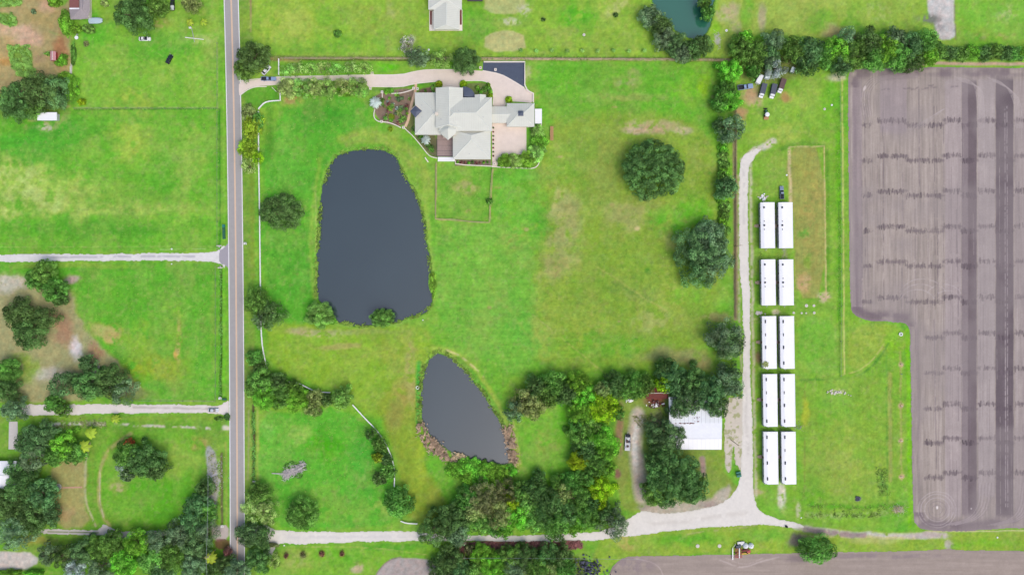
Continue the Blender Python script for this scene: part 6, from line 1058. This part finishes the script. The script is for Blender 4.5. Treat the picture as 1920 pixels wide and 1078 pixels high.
for px, py, r, l in ((1488,586.5,.6,'pale round cap below the second field side trailer'),(1503,587,.5,'second pale cap in the row east of the trailers'),(1511.5,587,.4,'small pale cap between two larger ones east of the trailers'),(1526.5,586.5,.65,'rightmost pale cap in the row east of the trailers'),(1526,573,.65,'pale cap above the rightmost one east of the trailers'),(1512,573,.8,'sandy cap above the row east of the trailers'),(1559.5,197.5,.45,'white well cap in the pasture above the dry plot'),(1546,205,.6,'sandy ring cap in the pasture above the dry plot'),(1475,328.5,.4,'white cap at the left edge of the dry plot'),(1095,66,.7,'pale stone in the north field beside a weedy patch'),(1154,30,.5,'white stake cap in the north field'),(1362,58,.6,'round white trough right of the north pond'),(322,467,.4,'small white box on the verge of the west gravel road'),(322,495,.3,'tiny white marker below the west gravel road'),(793,600,.3,'small white marker on the south bank of the big pond'),(804,94,.5,'white lawn lamp on the north field edge'),(1308,1023,.9,'round sandy patch cap on the strip above the lower field'),(1349,1023,.9,'stony ring near the red machine'),(1870,1007,.4,'white marker on the strip below the ploughed field'),(533,1022,.35,'white marker at the lane junction verge'),(1502,970,.3,'tiny white marker at the lane below the pasture')):
    disc(px, py, r, l, 'tank' if 'white' in l else 'sandstone', .2, 'marker' if 'marker' in l else 'well_cover', 'marker' if 'marker' in l else 'cover')
disc(1688.5,626.5,.9,'white ringed hydrant in the notch of the ploughed field','tank',.5,'hydrant','hydrant',True)
for i, yy in enumerate((683,701,761,826,893)): x, y, _ = U(1689, yy); t = empty('irrigation_riser', (x, y, 0), ['topmost','second','middle','fourth','lowest'][i] + ' irrigation riser on the right edge of the east pasture', 'riser', 'irrigation risers'); MB().tube((0,0,0),(0,0,.9),.16,.16,8).build('pipe', M['galv'], t); MB().tube((-.4,0,.9),(.4,0,.9),.12,.12,8).build('head', M['teal' if i == 1 else 'sandstone'], t)
# picnic bench / timber rack beside the bright trees
x, y, _ = U(1034.5,251); t = empty('firewood_rack', (x, y, 0), 'long orange timber rack on the grass right of the bright trees', 'rack')
for k in range(5): MB().box(-.65 + .32 * k, 0, .75, .27, 6.6, .1).build('plank', M['redwood'], t)
for sy in (-2.9, 2.9): MB().box(0, sy, .38, 1.4, .12, .7).build('leg', M['redwood'], t)
# garden ring and small things near the house
x, y, _ = U(800,300); single(MB().box(0,0,.25,.5,2.6,.5,R(35)), 'stone_bench', M['wallcap'], (x,y,0), 'small pale bench on the grass below the curving wall', 'bench')
# --- poles
def pole(px0, py0, px1, py1, hgt, label, arms=((.0, 2.2),), wires=()):
    """foot at the first pixel; the head shows at the second because the camera looks past it"""
    x, y, _ = U(px0, py0); t = empty('utility_pole', (x, y, 0), label, 'utility pole'); MB().tube((0,0,-.3),(0,0,hgt),.2,.13,10).build('pole', M['wood'], t)
    for dz, L_ in arms:
        a = MB().box(0, 0, hgt - .5 - dz, L_, .14, .14).build('crossarm', M['wood'], t)
        for k in (-.42, 0.05, .42): MB().tube((k*L_,0,hgt-.44-dz),(k*L_,0,hgt-.2-dz),.06,.04,8).build('insulator', M['galv'], a)
    return t
pole(1378,462,1390,463,9.5,'utility pole leaning past the shell lane above the grey tree'); pole(1371,825,1395,837,12,'utility pole beside the barn over the shell lane'); pole(404,1030,404,1045,11,'utility pole in the trees at the bottom left of the road',((0,2.6),(1.2,1.8)))
pole(872,1035,870,1048,8,'utility pole in the lower grove',((0,1.2),)); pole(874,1008,873,1014,8.5,'utility pole at the left of the red brown verge',((0,1.4),))
def wire(a, b, label, sag=.8):
    mb = MB(); a = Vector(a); b = Vector(b); n = 10; pts = [a.lerp(b, k / n) - Vector((0, 0, sag * 4 * (k / n) * (1 - k / n))) for k in range(n + 1)]
    for k in range(n): mb.tube(pts[k] - a, pts[k + 1] - a, .05, .05, 4)
    o = mb.build('power_line', M['galv'], None, (0, 0, 0)); o.location = a; tag(o, label, 'power line')
px, py, _ = U(404,1030); wire((px, py, 10.6), (U(402,850)[0], U(402,850)[1], 7.5), 'power line running up along the grey verge from the pole'); wire((px, py, 10.6), (U(404,1160)[0], U(404,1160)[1], 10.2), 'power line running off the bottom edge from the pole')
x, y, _ = U(402,850); t = empty('utility_pole', (x, y, 0), 'short service pole beside the grey verge', 'utility pole'); MB().tube((0,0,-.2),(0,0,7.6),.16,.11,8).build('pole', M['wood'], t); MB().box(0,0,7.2,1.2,.1,.1).build('crossarm', M['wood'], t)
p0, p1 = U(872,1035), U(1200,1038); wire((p0[0],p0[1],7.6),(p1[0],p1[1],7.4),'thin power line above the red brown verge',.6)
x, y, _ = U(365,73); o = MB().tube((-4.3,.5,.3),(4.4,-.5,.22),.17,.13,8); single(o,'felled_pole',M['roofwhite'],(x,y,0),'pale pole lying across on the grass by the road','pole'); 
x, y, _ = U(363,66); single(MB().tube((-.9,3.2,.12),(.5,-3.4,.12),.14,.14,8),'felled_pole',M['galv'],(x,y,0),'grey pole lying crosswise under the pale one','pole')
x, y, _ = U(357,53); single(MB().box(0,0,.3,1.0,.8,.6),'feed_trough',M['tank'],(x,y,0),'small white trough at the end of the crossed poles','trough')
x, y, _ = U(145,72); t = empty('garden_table', (x,y,0), 'small white garden table on the grass near the narrow hedge', 'table'); MB().tube((0,0,.68),(0,0,.74),.9,.9,14).build('tabletop', M['tank'], t); MB().tube((0,0,0),(0,0,.68),.08,.08,8).build('leg', M['galv'], t); MB().box(.2,1.6,.4,.6,.6,.8).build('chair', M['galv'], t)
x, y, _ = U(133,133); single(MB().box(0,0,.15,.9,3.8,.3),'stone_step',M['concrete'],(x,y,0),'pale concrete slab at the lower end of the narrow hedge','slab')
x, y, _ = U(110,912); t = empty('fire_pit', (x,y,0), 'round stone fire pit at the left end of the brick path', 'fire pit')
for k in range(10): a = k*.628; MB().box(1.2*math.cos(a),1.2*math.sin(a),.2,.65,.4,.4,a+1.57).build('stone', M['sandstone'], t)
MB().tube((0,0,0),(0,0,.12),.8,.8,14).build('ash_bed', M['galv'], t)
# fallen tree on the bright lawn
x, y, _ = U(550,882); t = empty('fallen_tree', (x,y,0), 'fallen bleached tree with grey twigs on the bright lawn', 'dead tree'); fr = random.Random(9); MB().tube((-10,-1.2,.25),(-2,-1.5,.4),.2,.35,8).tube((-2,-1.5,.4),(6,2.6,1.2),.35,.15,8).build('trunk', M['branch'], t)
q = MB()
for k in range(460):
    u = fr.random(); bx, by = -4.5 + 10 * u, -2.0 + 4.6 * u + fr.gauss(0, 1.15); a = fr.uniform(0, 6.28); L_ = fr.uniform(.5, 1.9); q.tube((bx,by,fr.uniform(.1,1)),(bx+L_*math.cos(a),by+L_*math.sin(a),fr.uniform(.2,1.6)),.12,.06,4)
q.build('branches', M['branch'], t); 
for dx, dy, r_ in ((-.5,2.0,9),(2.4,-2.2,8),(-3.0,1.6,7),(4.5,1.4,6)): bush(550 + dx/S, 882 - dy/S, r_, 'mid', 'green weeds growing through the fallen tree', h=1, group='weeds growing through the fallen tree')
# dead sticks pile on the pasture corner, dark debris, brush
def pile(px, py, n, sx, sy, mats, label, name, seed, zz=.8, cat='debris pile', chunk=False):
    x, y, _ = U(px, py); t = empty(name, (x,y,0), label, cat); rr = random.Random(seed)
    for mi, m_ in enumerate(mats):
        q = MB()
        for k in range(n // len(mats)):
            bx, by = rr.gauss(0, sx), rr.gauss(0, sy); a = rr.uniform(0, 6.28); L_ = rr.uniform(.4, 1.6)
            if chunk: q.box(bx, by, rr.uniform(.1, zz), rr.uniform(.3, 1.1), rr.uniform(.2, .8), rr.uniform(.2, .6), a)
            else: q.tube((bx,by,rr.uniform(.05,zz)),(bx+L_*math.cos(a),by+L_*math.sin(a),rr.uniform(.05,zz)),.07,.04,4)
        tag(q.build(['sticks','boards','rubble'][mi], M[m_], t), kind='stuff')
pile(1683,955,90,1.6,1.1,['sandstone','wood'],'heap of pale boards at the corner of the east pasture','board_pile',4); pile(1103,1065,190,3.6,2.6,['debris','bed','debris'],'dark heap of charred debris beside the lower grove','debris_pile',5,1.2,chunk=True); pile(1608,934,12,.6,.5,['debris'],'small dark ash heap in the east pasture','ash_heap',6,.3,chunk=True)
pile(1495,802,30,1.2,1.0,['galv','wood'],'scrap beside the fourth field side trailer','scrap_heap',8,.6); pile(1424,588,24,1.0,.6,['sandstone'],'pale stones above the middle lane side trailer','stone_heap',10,.3,chunk=True); pile(1431,371,26,.9,.8,['sandstone','tank'],'pale planter stones above the first lane side trailer','stone_heap',12,.4,chunk=True)
pile(1230,757,60,2.2,.9,['rust','boxbrown','tank'],'rusty scrap and a white drum in front of the red shed','scrap_heap',13,.9,chunk=True); pile(1180,751,14,.9,.4,['tank'],'small white boards at the left of the red shed','board_pile',14,.4,chunk=True); pile(1570,735,24,2.4,.5,['sandstone'],'scattered pale stones in the east pasture','stone_heap',15,.3,chunk=True)
pile(765,90,60,1.6,2.2,['branch'],'bleached brushwood under the bare tree above the drive','brushwood',16,1.5); pile(1345,76,50,.7,2.0,['branch'],'bleached brushwood at the lower right of the north pond','brushwood',17,.8); pile(402,893,110,2.2,4.0,['branch'],'bleached dead branches on the grey verge','brushwood',18,.8); pile(1436,672,40,1.2,1.2,['rust','wood'],'brown junk beside the middle lane side trailer','scrap_heap',19,.6,chunk=True)
palm(1436,683,10,'olive','spiky palm at the notch of the middle lane side trailer',3.8,16,wfrond=.09)
# red machine with white tanks
x, y, _ = U(1390,1030); t = empty('spray_rig', (x,y,0), 'red framed spray rig with two white tanks at the edge of the lower field', 'farm machine')
q = MB(); 
for k in range(9): q.box(-3.0 + .75*k*.5, -1.4, .7, .12, 4.4, .12)
for yy in (-3.4,-1.4,.6): q.box(-1.5,yy,.62,3.6,.14,.14)
q.build('red_frame', M['red'], t); MB().box(-4.3,-1.7,.8,.45,5.4,.3).build('white_beam', M['white'], t); MB().box(-1.2,-1.3,.9,.4,4.6,.3).build('white_beam', M['white'], t)
for cx, r_ in ((1.7,1.35),(4.3,1.35)): k_ = MB().dome(cx,2.1,.5,r_,1.6,18,6).build('tank', M['tank'], t); MB().tube((cx,2.1,2.1),(cx,2.1,2.25),.3,.3,10).build('lid', M['galv'], k_)
MB().box(-1.6,1.9,.9,2.4,1.3,1.1,.3).build('engine', M['boxdark'], t); MB().box(1.6,-.1,.8,3.4,1.0,.5,.25).build('hopper', M['rust'], t); MB().box(3.2,-.5,.7,1.8,1.1,.5,.1).build('red_hopper', M['red'], t); MB().box(2.0,-1.6,.45,3.8,.6,.25,.1).build('toolbar', M['yellowp'], t); MB().box(-.4,3.2,.5,3.2,1.6,.8,.1).build('canvas_cover', M['galv'], t); MB().tube((-4.3,.9,.7),(-2.9,3.0,.8),.12,.12,6).build('boom', M['galv'], t); wheels(t, (-2.8, 2.6), 1.3, .5, .35)
x, y, _ = U(1474,986); t = empty('barrel', (x,y,0), 'dark barrel on the lane edge below the trailers', 'barrel'); MB().tube((0,0,0),(0,0,.95),.55,.55,12).build('body', M['bed'], t); MB().tube((0,0,.95),(0,0,1.0),.5,.5,12).build('lid', M['rubber'], t)
for k, (px, py, r_) in enumerate(((536,1042,5),(569,1040,7),(603,1038,5.5),(641,1038,5))): bush(px, py, r_, 'maroon' if k != 1 else 'moss', ['small reddish sapling left of the dark one below the lane','dark brown sapling below the lane','reddish sapling right of the dark one below the lane','rightmost reddish sapling in the row below the lane'][k], ry=r_*1.1, style='spray', h=2, cat='sapling', name='sapling')
for o in bpy.data.objects:
    if 'world_build' in o: del o['world_build']
